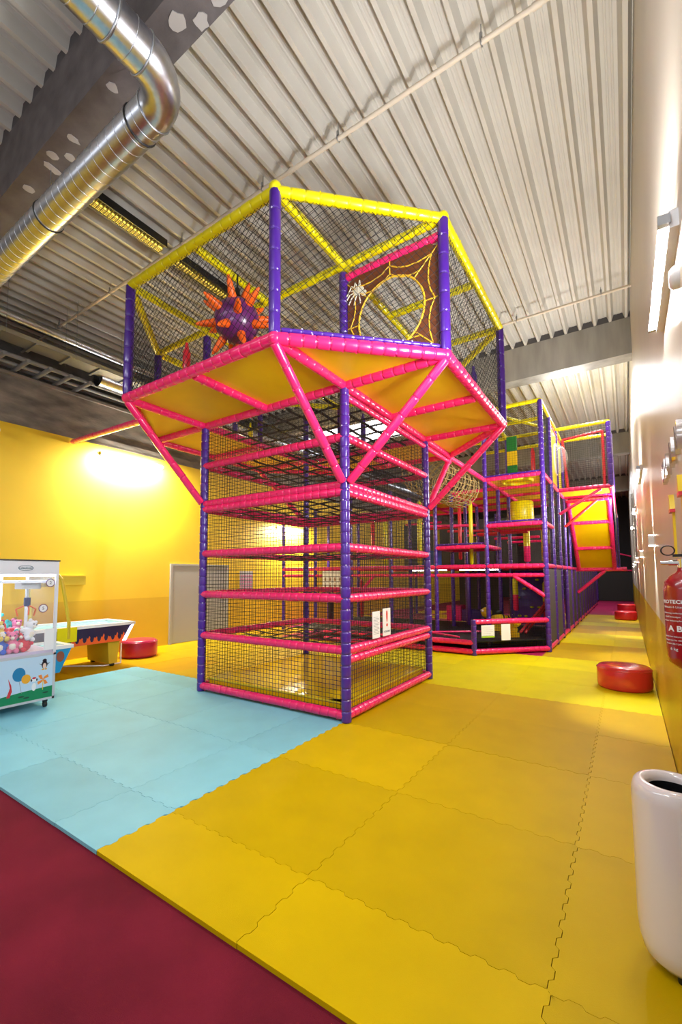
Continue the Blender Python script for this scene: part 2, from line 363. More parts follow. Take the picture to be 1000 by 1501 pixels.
louvre_light(-2.78, -.2, 1.45, 'lit yellow louvre light strip seen through the tower netting')
def sky_panel(x0, x1, y0, y1, label):
    t = thing('ceiling_light', label, 'light', ((x0+x1)/2, (y0+y1)/2, 6.17)); a, b_ = (x1-x0)/2, (y1-y0)/2
    MB().box(-a, a, -b_, b_, 0, .02).obj('diffuser', mat('lit_diffuser', (.95, .98, 1), .5, emit=3.2), t)
    b = MB().box(-a-.04, -a, -b_-.04, b_+.04, -.02, .03).box(a, a+.04, -b_-.04, b_+.04, -.02, .03).box(-a, a, -b_-.04, -b_, -.02, .03).box(-a, a, b_, b_+.04, -.02, .03)
    b.obj('frame', WHITE, t)
sky_panel(-5.7, -3.0, 6.0, 9.2, 'large bright white ceiling light panel behind the climbing tower')
# ------------------------------------------------------------------ wall lamps
def wall_tube(x, y, z, L, side, label, m=TUBE):
    t = thing('wall_tube_lamp', label, 'lamp', (x, y, z), group=None)
    s = -side
    MB().box(0, s*.035, -L/2, L/2, -.04, .04).obj('base', WHITE, t)
    MB().tube((s*.055, -L/2+.02, 0), (s*.055, L/2-.02, 0), .016, 12).obj('tube', m, t)
    for e in (-1, 1): MB().box(s*.03, s*.075, e*(L/2)-.015, e*(L/2)+.015, -.022, .022).obj('lamp_holder', TIN, t)
names = ['nearest lit tube lamp high on the cream wall', 'second lit tube lamp along the cream wall', 'third lit tube lamp along the cream wall', 'farthest lit tube lamp along the cream wall']
for i, y in enumerate((-1.05, 4.4, 9.0, 13.6)): wall_tube(WX, y, 3.05, 1.0 if i == 0 else 1.2, 1, names[i])
wall_tube(-6.0, 1.2, 3.9, 1.35, -1, 'lit tube lamp high on the yellow wall left of the tower', mat('lit_tube_strong', (1, .97, .9), .4, emit=110))
wall_tube(-6.0, 6.3, 2.9, 1.2, -1, 'lit tube lamp on the yellow wall seen through the tower', MATS['lit_tube_strong'])
for y, z, pw in ((1.2, 3.9, 270), (6.3, 2.9, 170)):
    area('wall_tube_light', (-5.72, y, z-.02), (.06, 1.3), pw, (0, math.radians(38), 0), (1, .96, .86))
sn = ['nearest up and down lit wall sconce on the cream wall', 'second up and down lit sconce along the cream wall', 'third lit sconce down the corridor', 'fourth lit sconce down the corridor', 'farthest lit sconce at the corridor end']
for i, y in enumerate((1.9, 5.6, 9.4, 13.2, 17)):
    t = thing('wall_sconce', sn[i], 'lamp', (WX, y, 1.86))
    MB().box(-.05, 0, -.05, .05, -.05, .05).obj('housing', WHITE, t)
    MB().box(-.045, -.006, -.04, .04, .051, .06).box(-.045, -.006, -.04, .04, -.06, -.051).obj('lit_glass', SCON, t)
    for s in (1, -1):
        l = bpy.data.lights.new('sconce_bulb', 'SPOT'); l.energy = 90; l.spot_size = math.radians(60); l.spot_blend = .6; l.shadow_soft_size = .02; l.color = (1, .94, .84)
        o = bpy.data.objects.new('sconce_bulb', l); C.objects.link(o); o.parent = t; o.location = (-.05, 0, s*.075); o.rotation_euler = (PI if s > 0 else 0, 0, 0)
# ------------------------------------------------------------------ padded tubes, nets, panels
PC = {}
def pad(parent, a, b, m=PINK, r=.05, seg=.115, name='rail'):
    a = Vector(a); b = Vector(b); L = round((b-a).length, 2); key = (L, m.name, r, seg)
    if key not in PC:
        n = max(1, int(round(L/seg))); s = L/n; pr = [(r*.6, 0)]; q = MB(); rnd = random.Random(int(L*100))
        for i in range(n):
            z = i*s; k = 1 + rnd.uniform(-.03, .05); e = .012
            pr += [(r*.8, z), (r*.97*k, z+.005), (r*1.0*k, z+.018), (r*1.01*k, z+s-.018), (r*.97*k, z+s-.005)]
        pr += [(r*.84, L), (r*.6, L)]
        q.lathe(pr, 12, 0)
        for i in range(1, n):
            t = rnd.uniform(0, 6.3); z = i*s; c = (r*.99*math.cos(t), r*.99*math.sin(t))
            q.box(c[0]-.006, c[0]+.006, c[1]-.006, c[1]+.006, z-.006, z+.006, 1)
        PC[key] = q.mesh(name, [m, m if m is not PURPLE else mat('cable_tie_grey', (.5, .45, .7), .3)])
    o = new_obj(name, PC[key], parent, a); o.rotation_mode = 'QUATERNION'; o.rotation_quaternion = (b-a).to_track_quat('Z', 'Y'); return o
def clip_line(poly, n, d):
    pts = []
    for i in range(len(poly)):
        a, b = poly[i], poly[(i+1) % len(poly)]; da, db = a[0]*n[0]+a[1]*n[1]-d, b[0]*n[0]+b[1]*n[1]-d
        if (da < 0) != (db < 0):
            t = da/(da-db); pts.append((a[0]+(b[0]-a[0])*t, a[1]+(b[1]-a[1])*t))
    return pts
def net(parent, P, sp=.05, diag=False, r=.0028, name='net', m=None):
    """real cord net filling planar polygon P (3D points)"""
    P = [Vector(p) for p in P]; o = P[0]; u = (P[1]-P[0]).normalized(); nn = u.cross(P[2]-P[1]).normalized(); v = nn.cross(u)
    q = [((p-o).dot(u), (p-o).dot(v)) for p in P]; b = MB()
    dirs = [(1, 0), (0, 1)] if not diag else [(.8, .6), (-.8, .6)] if diag == 2 else [(.7071, .7071), (.7071, -.7071)]
    for n in dirs:
        ds = [x*n[0]+y*n[1] for x, y in q]; d = min(ds) + sp*.5
        while d < max(ds):
            c = clip_line(q, n, d)
            if len(c) == 2:
                A, B = [o + u*x + v*y for x, y in c]
                if (A-B).length > .01: b.tube(A, B, r, 3, smooth=False, caps=False)
            d += sp
    ob = b.obj(name, m or NET, parent); ob['kind'] = 'stuff'; return ob
def panel(parent, P, th=.03, m=DECK, name='deck_panel'):
    P = [Vector(p) for p in P]; n = (P[1]-P[0]).cross(P[2]-P[1]).normalized()*th*.5; k = len(P)
    vs = [p-n for p in P] + [p+n for p in P]
    return MB().add(vs, [tuple(range(k))[::-1], tuple(range(k, 2*k))] + [(i, (i+1)%k, k+(i+1)%k, k+i) for i in range(k)]).obj(name, m, parent)
def knob(parent, p, m=PINK, r=.062): return MB().ball((0, 0, 0), r, 14).obj('corner_cap', m, parent, p)
m1 = 1.13
def web(parent, x0, x1, y0, y1, z, n=8):
    """woven webbing floor: straps each way, bolted to the rails"""
    for ax in 'xy':
        L = (x1-x0) if ax == 'x' else (y1-y0); key = ('web', round(L, 2), ax)
        if key not in PC:
            b = MB(); k = 18; vs = []
            for i in range(k+1):
                t = L*i/k; zz = .008*math.sin(PI*n*i/k) * (1 if ax == 'x' else -1) - .03*math.sin(PI*i/k)
                for s, q in ((-.024, 0), (.024, 0), (.024, .005), (-.024, .005)):
                    vs.append((t, s, zz+q) if ax == 'x' else (s, t, zz+q))
            fs = [(i*4+j, i*4+(j+1)%4, (i+1)*4+(j+1)%4, (i+1)*4+j) for i in range(k) for j in range(4)]
            b.add(vs, fs)
            for e in (0, L):
                c = (e, 0) if ax == 'x' else (0, e); b.ball((c[0], c[1], -.012), .011, 8, 1)
            PC[key] = b.mesh('web_strap', [WEB, BOLT])
        for i in range(1, n):
            d = (y0 + (y1-y0)*i/n) if ax == 'x' else (x0 + (x1-x0)*i/n)
            new_obj('web_strap', PC[key], parent, (x0, d, z) if ax == 'x' else (d, y0, z))
# ------------------------------------------------------------------ climbing tower
T = thing('climbing_tower', 'netted climbing tower with pink rails, purple posts and an overhanging yellow-floored walkway', 'climbing tower', (-m1, m1, 0))
def fix(root):
    for o in list(root.children):
        o.location = Vector(o.location) - root.location
L1, L2, d = 2.26, 2.26, 1.13; zd, zt = 3.57, 4.92
for x, y in ((0, 0), (-L1, 0), (0, L2), (-L1, L2)):
    pad(T, (x, y, 0), (x, y, zt-.1), PURPLE, .052, .115, 'post')
OCT = [(0, -d), (d, 0), (d, L2), (0, L2+d), (-L1, L2+d), (-L1-d, L2), (-L1-d, 0), (-L1, -d)]
for i, (x, y) in enumerate(OCT):
    pad(T, (x, y, zd+.02), (x, y, zt), PURPLE, .052, .19, 'post'); knob(T, (x, y, zd-.01))
    x2, y2 = OCT[(i+1) % 8]
    pad(T, (x, y, zd-.01), (x2, y2, zd-.01), PINK, .056, .125, 'rail')
    pad(T, (x, y, zt), (x2, y2, zt), YELLOW, .05, .13, 'top_rail')
    net(T, [(x, y, zd+.05), (x2, y2, zd+.05), (x2, y2, zt), (x, y, zt)], .062, 1)
    n = Vector((x2-x, y2-y, 0)).normalized()
MB().ball((0, 0, 0), .06, 14).obj('corner_cap', YELLOW, T, (0, -d, zt+.03)); MB().ball((0, 0, 0), .06, 14).obj('corner_cap', YELLOW, T, (d, 0, zt+.01))
# purple kick edges on the chamfer
pad(T, (.04, -d+.04, zd+.07), (d-.04, -.04, zd+.07), PURPLE, .022, .09, 'kick_edge')
# inner rails at walkway level and roof level
for z, mm, rr in ((zd-.02, PINK, .05), (zt, YELLOW, .045)):
    nm = 'joist' if mm is PINK else 'roof_bar'
    for x in (0, -L1): pad(T, (x, -d+.05, z), (x, 0, z), mm, rr, .125, nm); pad(T, (x, 0, z), (x, L2, z), mm, rr, .125, nm); pad(T, (x, L2, z), (x, L2+d-.05, z), mm, rr, .125, nm)
    for y in (0, L2): pad(T, (-L1-d+.05, y, z), (-L1, y, z), mm, rr, .125, nm); pad(T, (-L1, y, z), (0, y, z), mm, rr, .125, nm); pad(T, (0, y, z), (d-.05, y, z), mm, rr, .125, nm)
    pad(T, (-d, -d+.05, z), (-d, 0, z), mm, rr, .125, nm); pad(T, (-d, L2, z), (-d, L2+d-.05, z), mm, rr, .125, nm)
    pad(T, (0, d, z), (d-.05, d, z), mm, rr, .125, nm); pad(T, (-L1-d+.05, d, z), (-L1, d, z), mm, rr, .125, nm)
pad(T, (0, 0, zd-.13), (0, L2+d, zd-.13), PINK, .035, .125, 'joist')
pad(T, (0, L2+d, zd-.04), (0, 5.6, zd-.04), PINK, .045, .16, 'joist')
for cells in ([(0, -d), (0, 0), (-L1/2, 0), (-L1/2, -d)], [(-L1/2, -d), (-L1/2, 0), (-L1, 0), (-L1, -d)], [(0, -d), (d, 0), (0, 0)], [(0, 0), (d, 0), (d, d), (0, d)], [(0, d), (d, d), (d, L2), (0, L2)], [(0, L2), (d, L2), (0, L2+d)],
              [(0, L2), (0, L2+d), (-d, L2+d), (-d, L2)], [(-d, L2), (-d, L2+d), (-L1, L2+d), (-L1, L2)], [(-L1, L2), (-L1, L2+d), (-L1-d, L2)], [(-L1, L2), (-L1-d, L2), (-L1-d, d), (-L1, d)], [(-L1, d), (-L1-d, d), (-L1-d, 0), (-L1, 0)], [(-L1, 0), (-L1-d, 0), (-L1, -d)]):
    panel(T, [(x, y, zd+.02) for x, y in cells])
net(T, [(x, y, zt-.03) for x, y in OCT], .07, 2)
# braces below the walkway
zb = 2.49
for a, b in (((0, -d, zd-.05), (0, -.05, zb)), ((d, 0, zd-.05), (.06, 0, zb)), ((-L1, -d, zd-.05), (-L1, -.05, zb)), ((d, L2, zd-.05), (.05, L2, zb)), ((0, L2+d, zd-.05), (0, L2+.05, zb)), ((-L1-d, 0, zd-.05), (-L1-.05, 0, zb)), ((-L1-d, L2, zd-.05), (-L1-.05, L2, zb))):
    pad(T, a, b, PINK, .045, .21, 'brace')
# tie beam to the yellow wall
pad(T, (-2.62, -.72, zd-.08), (-5.98, .0, 4.0), PINK, .042, .2, 'wall_tie')
# rails, nets and webbing floors round the shaft
lev = [.07, .725, 1.262, 1.80, 2.395, 2.47, 2.99]
for z in lev:
    for a, b in (((0, 0), (-L1, 0)), ((0, 0), (0, L2)), ((-L1, 0), (-L1, L2)), ((0, L2), (-L1, L2))):
        pad(T, (a[0], a[1], z), (b[0], b[1], z), PINK, .047, .105, 'rail')
pad(T, (0, 0, .625), (0, L2, .625), PINK, .044, .11, 'rail')
for a, b in (((0, 0), (-L1, 0)), ((0, 0), (0, L2)), ((-L1, 0), (-L1, L2)), ((0, L2), (-L1, L2))):
    net(T, [(a[0], a[1], .1), (b[0], b[1], .1), (b[0], b[1], zd-.08), (a[0], a[1], zd-.08)], .047)
for z in (.70, 1.23, 1.77, 2.37, 2.96, 3.5): web(T, -L1+.03, -.03, .03, L2-.03, z, 8)
# printed web board with a round hole, facing the walkway corner
t = T; R0 = .37; cxp, czp = .565, 4.16
BRN = mat('brown_print_board', (.17, .045, .012), .45, noise=.35, scale=9, stretch=(1, 1, 6)); GOLD = mat('gold_print', (.85, .52, .03), .4)
n = 48; ring = [(cxp + R0*math.cos(2*PI*k/n), czp + R0*1.04*math.sin(2*PI*k/n)) for k in range(n)]
def boxpt(k):
    a = 2*PI*k/n; c, s = math.cos(a), math.sin(a); X0, X1, Z0, Z1 = .055, 1.075, zd+.06, 4.72
    ts = [((X1 if c > 0 else X0)-cxp)/c if abs(c) > 1e-6 else 9, ((Z1 if s > 0 else Z0)-czp)/s if abs(s) > 1e-6 else 9]; q = min(ts); return (cxp+c*q, czp+s*q)
outr = [boxpt(k) for k in range(n)]; vs = []
for y in (-.008, .008): vs += [(x, y, z) for x, z in ring] + [(x, y, z) for x, z in outr]
fs = []
for k in range(n):
    j = (k+1) % n; fs += [(k, j, n+j, n+k), (2*n+k, 3*n+k, 3*n+j, 2*n+j), (k, 2*n+k, 2*n+j, j), (n+k, n+j, 3*n+j, 3*n+k)]
wb = MB().add(vs, fs).obj('web_board', BRN, T)
pr = MB()
for k in range(n): pr.tube((ring[k][0], -.009, ring[k][1]), (ring[(k+1) % n][0], -.009, ring[(k+1) % n][1]), .012, 4, caps=False)
for k in range(0, n, 6):
    a, b_ = ring[k], outr[k]; pr.tube((a[0], -.009, a[1]), (b_[0], -.009, b_[1]), .008, 4, caps=False)
    a2, b2 = ring[(k+6) % n], outr[(k+6) % n]
    for f in (.25, .75):
        p = [a[i] + (b_[i]-a[i])*f for i in (0, 1)]; q = [a2[i] + (b2[i]-a2[i])*f for i in (0, 1)]; c0 = [(p[i]+q[i])/2*.78 + (cxp, czp)[i]*.22 for i in (0, 1)]
        L_ = [p] + [[(1-u)**2*p[i]+2*u*(1-u)*c0[i]+u*u*q[i] for i in (0, 1)] for u in (.25, .5, .75)] + [q]
        if all(math.hypot(v[0]-cxp, v[1]-czp) > R0*.98 for v in L_):
            for v0, v1 in zip(L_, L_[1:]): pr.tube((v0[0], -.009, v0[1]), (v1[0], -.009, v1[1]), .008, 4, caps=False)
pr.obj('web_print', GOLD, wb)
sp = MB().ball((.19, -.011, 4.55), .065, 12, sc=(1.1, .08, .8)); sp.ball((.26, -.011, 4.50), .035, 10, sc=(1, .1, 1))
for k in range(8):
    a = PI*.1 + k*PI*.115 if k < 4 else -PI*.1 - (k-4)*PI*.115
    a = [2.9, 2.4, 1.9, 1.4, -2.9, -2.4, -1.9, -1.4][k]; e = Vector((.19+.11*math.cos(a), -.011, 4.56+.1*math.sin(a))); f = e + Vector((.05*math.cos(a), 0, -.06))
    sp.tube((.19, -.011, 4.55), e, .009, 4); sp.tube(e, f, .008, 4)
sp.obj('spider_print', mat('pale_spider_print', (.8, .75, .6), .5), wb)
pad(T, (.04, 0, 4.76), (d-.04, 0, 4.76), PINK, .04, .11, 'rail')
# hanging skittle pads on the walkway
def skittle(p, L, m, r=.045, parent=None):
    b = MB().lathe([(r*.3, 0), (r, .02), (r, L-.12), (r*.55, L-.07), (r*.35, L)], 12); return b.obj('skittle_pad', m, parent or T, p)
for (x, y, z, mm) in [(-3.05, .35, zd+.03, PINK), (-2.75, 1.0, zd+.03, PURPLE), (-2.72, .0, zd+.03, RED), (-3.0, 1.6, zd+.03, YELLOW), (-1.7, -.75, zd+.03, RED), (-1.35, 2.75, zd+.03, PURPLE), (.55, 1.5, zd+.03, RED), (.8, 2.1, zd+.03, PURPLE)]:
    skittle((x, y, z), .62 if mm is not PURPLE else .8, mm)
fix(T)
# crash mat inside the tower
t = thing('crash_mat', 'glossy yellow crash mat filling the tower base', 'mat', (-m1, m1, 0))
b = MB(); nx = 10; e = 1.06; vs = []; fs = []
for i in range(nx+1):
    for j in range(nx+1):
        x = -e + 2*e*i/nx; y = -e + 2*e*j/nx; ed = min(i, j, nx-i, nx-j); z = .17 + (.015 if ed else 0) + (random.uniform(-.008, .008) if ed else 0); vs.append((x, y, z))
for i in range(nx):
    for j in range(nx): fs.append((i*(nx+1)+j, (i+1)*(nx+1)+j, (i+1)*(nx+1)+j+1, i*(nx+1)+j+1))
b.add(vs, fs, 0, True); b.box(-e, e, -e, e, .002, .17); b.obj('cover', MATY, t)
MB().box(-e-.006, e+.006, -e-.006, e+.006, .155, .168).obj('piping', YELLOW, t)
# spiky ball
t = thing('spiky_ball', 'plum purple ball with orange spikes hanging in the tower walkway', 'ball', (-1.03, -.6, 4.33))
MB().ball((0, 0, 0), .25, 28).obj('ball', PURP2, t)
b = MB().lathe([(.045, -.03), (.047, .02), (.037, .09), (.028, .16), (.012, .21), (.002, .22)], 12); sme = b.mesh('spike', ORANGE)
gold = PI*(3-5**.5); K = 20
for i in range(K):
    zz = 1 - 2*(i+.5)/K; rr = math.sqrt(1-zz*zz); v = Vector((rr*math.cos(gold*i+.4), rr*math.sin(gold*i+.4), zz))
    o = new_obj('spike', sme, t, v*.235); o.rotation_mode = 'QUATERNION'; o.rotation_quaternion = v.to_track_quat('Z', 'Y')
MB().tube((0, 0, .24), (0, 0, 4.88-4.33), .01, 8).tube((0, 0, .3), (0, 0, .38), .03, 8).obj('hanging_strap', BLACK, t)
# ------------------------------------------------------------------ notices
def notice(name, label, p, w_, h_, rz, lines, art=None, head=None, m=PAPER):
    t = thing(name, label, 'sign', p, rz)
    MB().box(-w_/2, w_/2, -.004, .004, 0, h_).obj('sheet', m, t)
    b = MB(); INK = mat('grey_print', (.25, .25, .28), .6)
    for i in range(lines):
        z = h_*(.78 - .62*i/max(1, lines-1)) if lines > 1 else h_*.5; b.box(-w_*.38, w_*(.38 if i % 3 else .2), -.0055, -.004, z, z+h_*.012)
    if lines: b.obj('text_lines', INK, t)
    return t
N1 = notice('notice_sign', 'left white text notice on the tower net', (.055, .56, .79), .17, .3, PI/2, 12)
N2 = notice('notice_sign', 'white notice with a red exclamation mark on the tower net', (.055, .82, .79), .19, .32, PI/2, 0)
text('print', '!', .26, mat('red_print', (.8, .05, .02), .5), N2, (0, -.006, .19), (PI/2, 0, 0), .001, .004)
text('print', 'ACHTUNG', .03, MATS['grey_print'], N2, (0, -.006, .05), (PI/2, 0, 0), .001)
# ------------------------------------------------------------------ main play frame
G = thing('play_frame', 'multi-storey netted play frame behind the tower, pink rails on purple posts', 'play frame', (-1.7, 9, 0))
GX = lambda j: m1 - m1*j
GY = lambda i: 5.62 + m1*(i-1)
for i in range(1, 16): pad(G, (GX(0), GY(i), 0), (GX(0), GY(i), 5.05 if i <= 4 else 3.5 if i == 5 else 1.68), PURPLE, .05, .115, 'post')
for j in range(1, 7):
    for i in range(1, 8):
        if j > 3 and i % 2 == 0: continue
        if (i + j) % 2 and i > 3: continue
        h = 5.0 if j == 1 and i < 4 else 3.55 if j < 5 else 3.3 if i % 2 else 1.68
        pad(G, (GX(j), GY(i), 0), (GX(j), GY(i), h), PURPLE, .046, .125, 'post')
pad(G, (.02, 4.45, 0), (.02, 4.45, .66), PURPLE, .05, .115, 'post')
# double front rail, lower rails, chamfered front
for z in (1.68, 1.495):
    for j in range(0, 6, 2): pad(G, (GX(j), GY(1), z), (GX(j+2), GY(1), z), PINK, .05 if z > 1.6 else .042, .125, 'rail')
for y in (GY(3), GY(5)):
    pad(G, (m1, y, 1.68), (-1.13, y, 1.68), PINK, .045, .125, 'rail'); pad(G, (-1.13, y, 1.68), (-4.52, y, 1.68), PINK, .045, .125, 'rail')
pad(G, (.52, GY(1), 1.48), (1.1, GY(1), 1.08), PINK, .042, .14, 'brace'); pad(G, (-2.75, GY(1), 1.48), (-3.2, GY(1), 1.0), PINK, .042, .14, 'brace')
for z in (.07, .62): pad(G, (.02, 4.45, z), (m1, GY(1), z), PINK, .05, .115, 'rail')
pad(G, (.02, 4.45, .07), (-3.4, 4.45, .07), PINK, .05, .115, 'rail'); pad(G, (.02, 4.45, .235), (-3.4, 4.45, .235), PINK, .05, .115, 'rail')
pad(G, (-1.1, 5.0, .3), (-.3, 4.6, .3), PINK, .02, .12, 'rail'); pad(G, (-1.1, 5.0, .3), (-.2, 5.7, .3), PINK, .02, .12, 'rail')
for i in range(1, 15):
    pad(G, (m1, GY(i), .07), (m1, GY(i+1), .07), PINK, .045, .115, 'rail'); pad(G, (m1, GY(i), 1.68), (m1, GY(i+1), 1.68), PINK, .045, .125, 'rail')
    if i not in (3,): MB().box(m1-.012, m1+.012, GY(i)+.05, GY(i+1)-.05, .12, 1.62).obj('mesh_screen', DARK, G)
net(G, [(m1, GY(1), 1.75), (m1, GY(5), 1.75), (m1, GY(5), 3.5), (m1, GY(1), 3.5)], .05, 0, .0028)
net(G, [(.02, 4.45, .1), (m1, GY(1), .1), (m1, GY(1), .6), (.02, 4.45, .6)], .045, 0, .002)
net(G, [(m1, GY(1), 3.6), (m1, GY(4), 3.6), (m1, GY(4), 5.0), (m1, GY(1), 5.0)], .05, 1)
net(G, [(0, GY(1), 3.6), (m1, GY(1), 3.6), (m1, GY(1), 5.0), (0, GY(1), 5.0)], .05, 0, .002)
net(G, [(-4.52, GY(1), .1), (1.13, GY(1), .1), (1.13, GY(1), 1.45), (-4.52, GY(1), 1.45)], .05, 0, .0018)
net(G, [(-4.52, GY(1), 1.75), (-1.13, GY(1), 1.75), (-1.13, GY(1), 3.2), (-4.52, GY(1), 3.2)], .06, 0, .002)
net(G, [(0, GY(1), 1.75), (m1, GY(1), 1.75), (m1, GY(1), 3.5), (0, GY(1), 3.5)], .05, 0, .0015)
net(G, [(-4.52, GY(5), .1), (0, GY(5), .1), (0, GY(5), 3.5), (-4.52, GY(5), 3.5)], .04, 0, .004)
# ball-park bed and black screens inside
panel(G, [(.0, 4.5, .24), (m1-.02, GY(1)+.02, .24), (m1-.02, GY(3), .24), (-4.4, GY(3), .24), (-4.4, 4.5, .24)], .02, BED, 'trampoline_bed')
# first deck and upper decks
for j in range(0, 5):
    for i in range(1, 5):
        if (j in (4,) and i > 1): continue
        panel(G, [(GX(j)-.03, GY(i)+.03, 1.7), (GX(j+1)+.03, GY(i)+.03, 1.7), (GX(j+1)+.03, GY(i+1)-.03, 1.7), (GX(j)-.03, GY(i+1)-.03, 1.7)], .03, mat('maroon_deck', (.13, .01, .02), .5))
def deck(j, i, z, edges='fblr', m=DECK, th=.03, rr=.045):
    x0, x1, y0, y1 = GX(j+1), GX(j), GY(i), GY(i+1)
    panel(G, [(x0, y0, z+.03), (x1, y0, z+.03), (x1, y1, z+.03), (x0, y1, z+.03)], th, m)
    if 'f' in edges: pad(G, (x0, y0, z), (x1, y0, z), PINK, rr, .11, 'rail')
    if 'b' in edges: pad(G, (x0, y1, z), (x1, y1, z), PINK, rr, .11, 'rail')
    if 'l' in edges: pad(G, (x0, y0, z), (x0, y1, z), PINK, rr, .16, 'rail')
    if 'r' in edges: pad(G, (x1, y0, z), (x1, y1, z), PINK, rr, .16, 'rail')
Z2 = 3.54
for i in (1, 2, 3, 4): deck(0, i, Z2, 'fblr' if i == 1 else 'blr')
pad(G, (0, GY(1), Z2+.06), (m1, GY(1), Z2+.06), PURPLE, .02, .1, 'kick_edge')
for j, i in ((1, 2), (1, 3), (2, 3), (2, 4), (3, 3), (3, 4), (1, 4)): deck(j, i, Z2, 'fbl')
deck(0, 1, 2.54); pad(G, (0, GY(1), 2.61), (m1, GY(1), 2.61), PURPLE, .02, .1, 'kick_edge')
deck(1, 1, 2.11); pad(G, (-m1, GY(1), 2.18), (0, GY(1), 2.18), PURPLE, .02, .1, 'kick_edge')
MB().torus((.55, GY(1)+.55, Z2-.0), .3, .035, 'z', 28, 8).obj('hole_ring', YELLOW, G)
# roof bars of the corner cage
zr = 5.05
for i in (1, 2, 3, 4): pad(G, (-m1, GY(i), zr), (m1, GY(i), zr), YELLOW, .043, .13, 'top_rail')
for x in (m1, 0):
    for i in (1, 2, 3): pad(G, (x, GY(i), zr), (x, GY(i+1), zr), YELLOW, .043, .13, 'top_rail')
net(G, [(-m1, GY(1), zr-.03), (m1, GY(1), zr-.03), (m1, GY(4), zr-.03), (-m1, GY(4), zr-.03)], .06, 2)
pad(G, (0, GY(1), zr), (m1, GY(3), zr), YELLOW, .035, .13, 'top_rail'); 
# yellow side panel with clear dome
y0, y1 = GY(2)+.05, GY(4)-.35
panel(G, [(m1, y0, Z2+.08), (m1, y1, Z2+.08), (m1, y1, 4.9), (m1, y0, 4.9)], .03, YELLOW, 'side_panel')
pad(G, (m1, y0, 4.92), (m1, y1, 4.92), PINK, .03, .13, 'rail')
dm = MB(); pr_ = [(.36*math.cos(a), .26*math.sin(a)) for a in [PI/2*k/9 for k in range(9)]] + [(.002, .26)]
dm.lathe(pr_, 28, 0, Matrix.Translation((m1+.02, 7.75, 4.28)) @ Matrix.Rotation(PI/2, 4, 'Y'), close=False); dm.obj('bubble_window', mat('bubble_acrylic', (.85, .9, .9), .04, alpha=.2), G)
MB().torus((m1+.02, 7.75, 4.28), .37, .02, 'x', 32, 6).obj('bubble_rim', WHITE, G)
# protruding cabin on the corridor side with the sloping chute under it
X0, X1, Y0, Y1 = m1, 2.24, 7.88, 9.01
for x in (X0, X1):
    for y in (Y0, Y1):
        if x == X1: pad(G, (x, y, Z2), (x, y, 5.05), PURPLE, .055, .13, 'post')
for a, b in (((X0, Y0), (X1, Y0)), ((X1, Y0), (X1, Y1)), ((X0, Y1), (X1, Y1))):
    pad(G, (*a, zr), (*b, zr), YELLOW, .043, .13, 'top_rail'); pad(G, (*a, Z2), (*b, Z2), PINK, .05, .12, 'rail')
    net(G, [(*a, Z2+.05), (*b, Z2+.05), (*b, zr), (*a, zr)], .05, 0)
panel(G, [(X0, Y0, Z2+.02), (X1, Y0, Z2+.02), (X1, Y1, Z2+.02), (X0, Y1, Z2+.02)])
for a, b in (((1.28, 4.78), (2.12, 4.86)), ((1.28, 4.78), (1.36, Z2+.05)), ((2.12, 4.86), (2.12, Z2+.05))): pad(G, (a[0], Y0+.03, a[1]), (b[0], Y0+.03, b[1]), RED, .033, .11, 'window_frame')
pad(G, (X1-.2, Y0, Z2-.05), (X0+.03, Y0-.05, 2.95), PINK, .035, .2, 'brace'); pad(G, (X1-.3, Y1, Z2-.1), (X0+.03, Y1-.1, 2.75), RED, .035, .2, 'brace')
ya, za, yb, zb2 = 9.01, 3.42, 11.5, 1.66; xa, xb = 1.24, 2.16
for k, (f0, f1) in enumerate(((0, .29), (.29, .66), (.66, 1))):
    q = lambda f: (ya+(yb-ya)*f, za+(zb2-za)*f)
    a, b = q(f0), q(f1); panel(G, [(xa, a[0]+.03, a[1]+.02), (xb, a[0]+.03, a[1]+.02), (xb, b[0]+.03, b[1]+.02), (xa, b[0]+.03, b[1]+.02)], .03, DECK, 'chute_panel')
    pad(G, (xa, *a), (xb, *a), PINK, .05, .1, 'chute_rail')
pad(G, (xa-.1, yb, zb2), (xb+.3, yb, zb2), PINK, .06, .11, 'chute_rail')
for x in (xa, xb): pad(G, (x, ya, za), (x, yb, zb2), PINK, .055, .11, 'chute_rail')
pad(G, (X1+.02, yb, zb2), (X1+.02, yb, 3.3), PURPLE, .045, .11, 'post'); pad(G, (X1, Y1, Z2), (X1+.02, yb, 3.2), PINK, .04, .12, 'rail')
panel(G, [(X1+.02, Y1, Z2-.1), (X1+.02, yb, 3.2), (X1+.02, yb, 1.7), (X1+.02, Y1+.3, 3.1)], .02, DARK, 'mesh_screen')
pad(G, (xb-.25, yb, zb2-.05), (m1+.04, yb+.1, .95), PINK, .05, .11, 'brace')
# rope tunnel between tower and frame
ROPE = mat('tan_rope', (.34, .24, .08), .8); b = MB(); cx_, cz_, rr, ya_, yb_ = -.52, 3.40, .44, 3.45, 5.55
for k in range(25):
    y = ya_ + (yb_-ya_)*k/24; b.torus((cx_, y, cz_), rr*(.95+.05*math.sin(k*1.7)), .008, 'y', 22, 4)
for k in range(26):
    a = 2*PI*k/26; b.tube((cx_+rr*math.cos(a), ya_, cz_+rr*math.sin(a)), (cx_+rr*math.cos(a+.4), yb_, cz_+rr*math.sin(a+.4)), .007, 4)
for k in range(14):
    a = 2*PI*k/14
    for q in range(8):
        f0, f1 = q/8, (q+1)/8; b.tube((cx_+rr*math.cos(a+f0*1.6), ya_+(yb_-ya_)*f0, cz_+rr*math.sin(a+f0*1.6)), (cx_+rr*math.cos(a-f1*1.6+3.2*f0), ya_+(yb_-ya_)*f1, cz_+rr*math.sin(a-f1*1.6+3.2*f0)), .006, 4)
b.obj('rope_tunnel', ROPE, G)
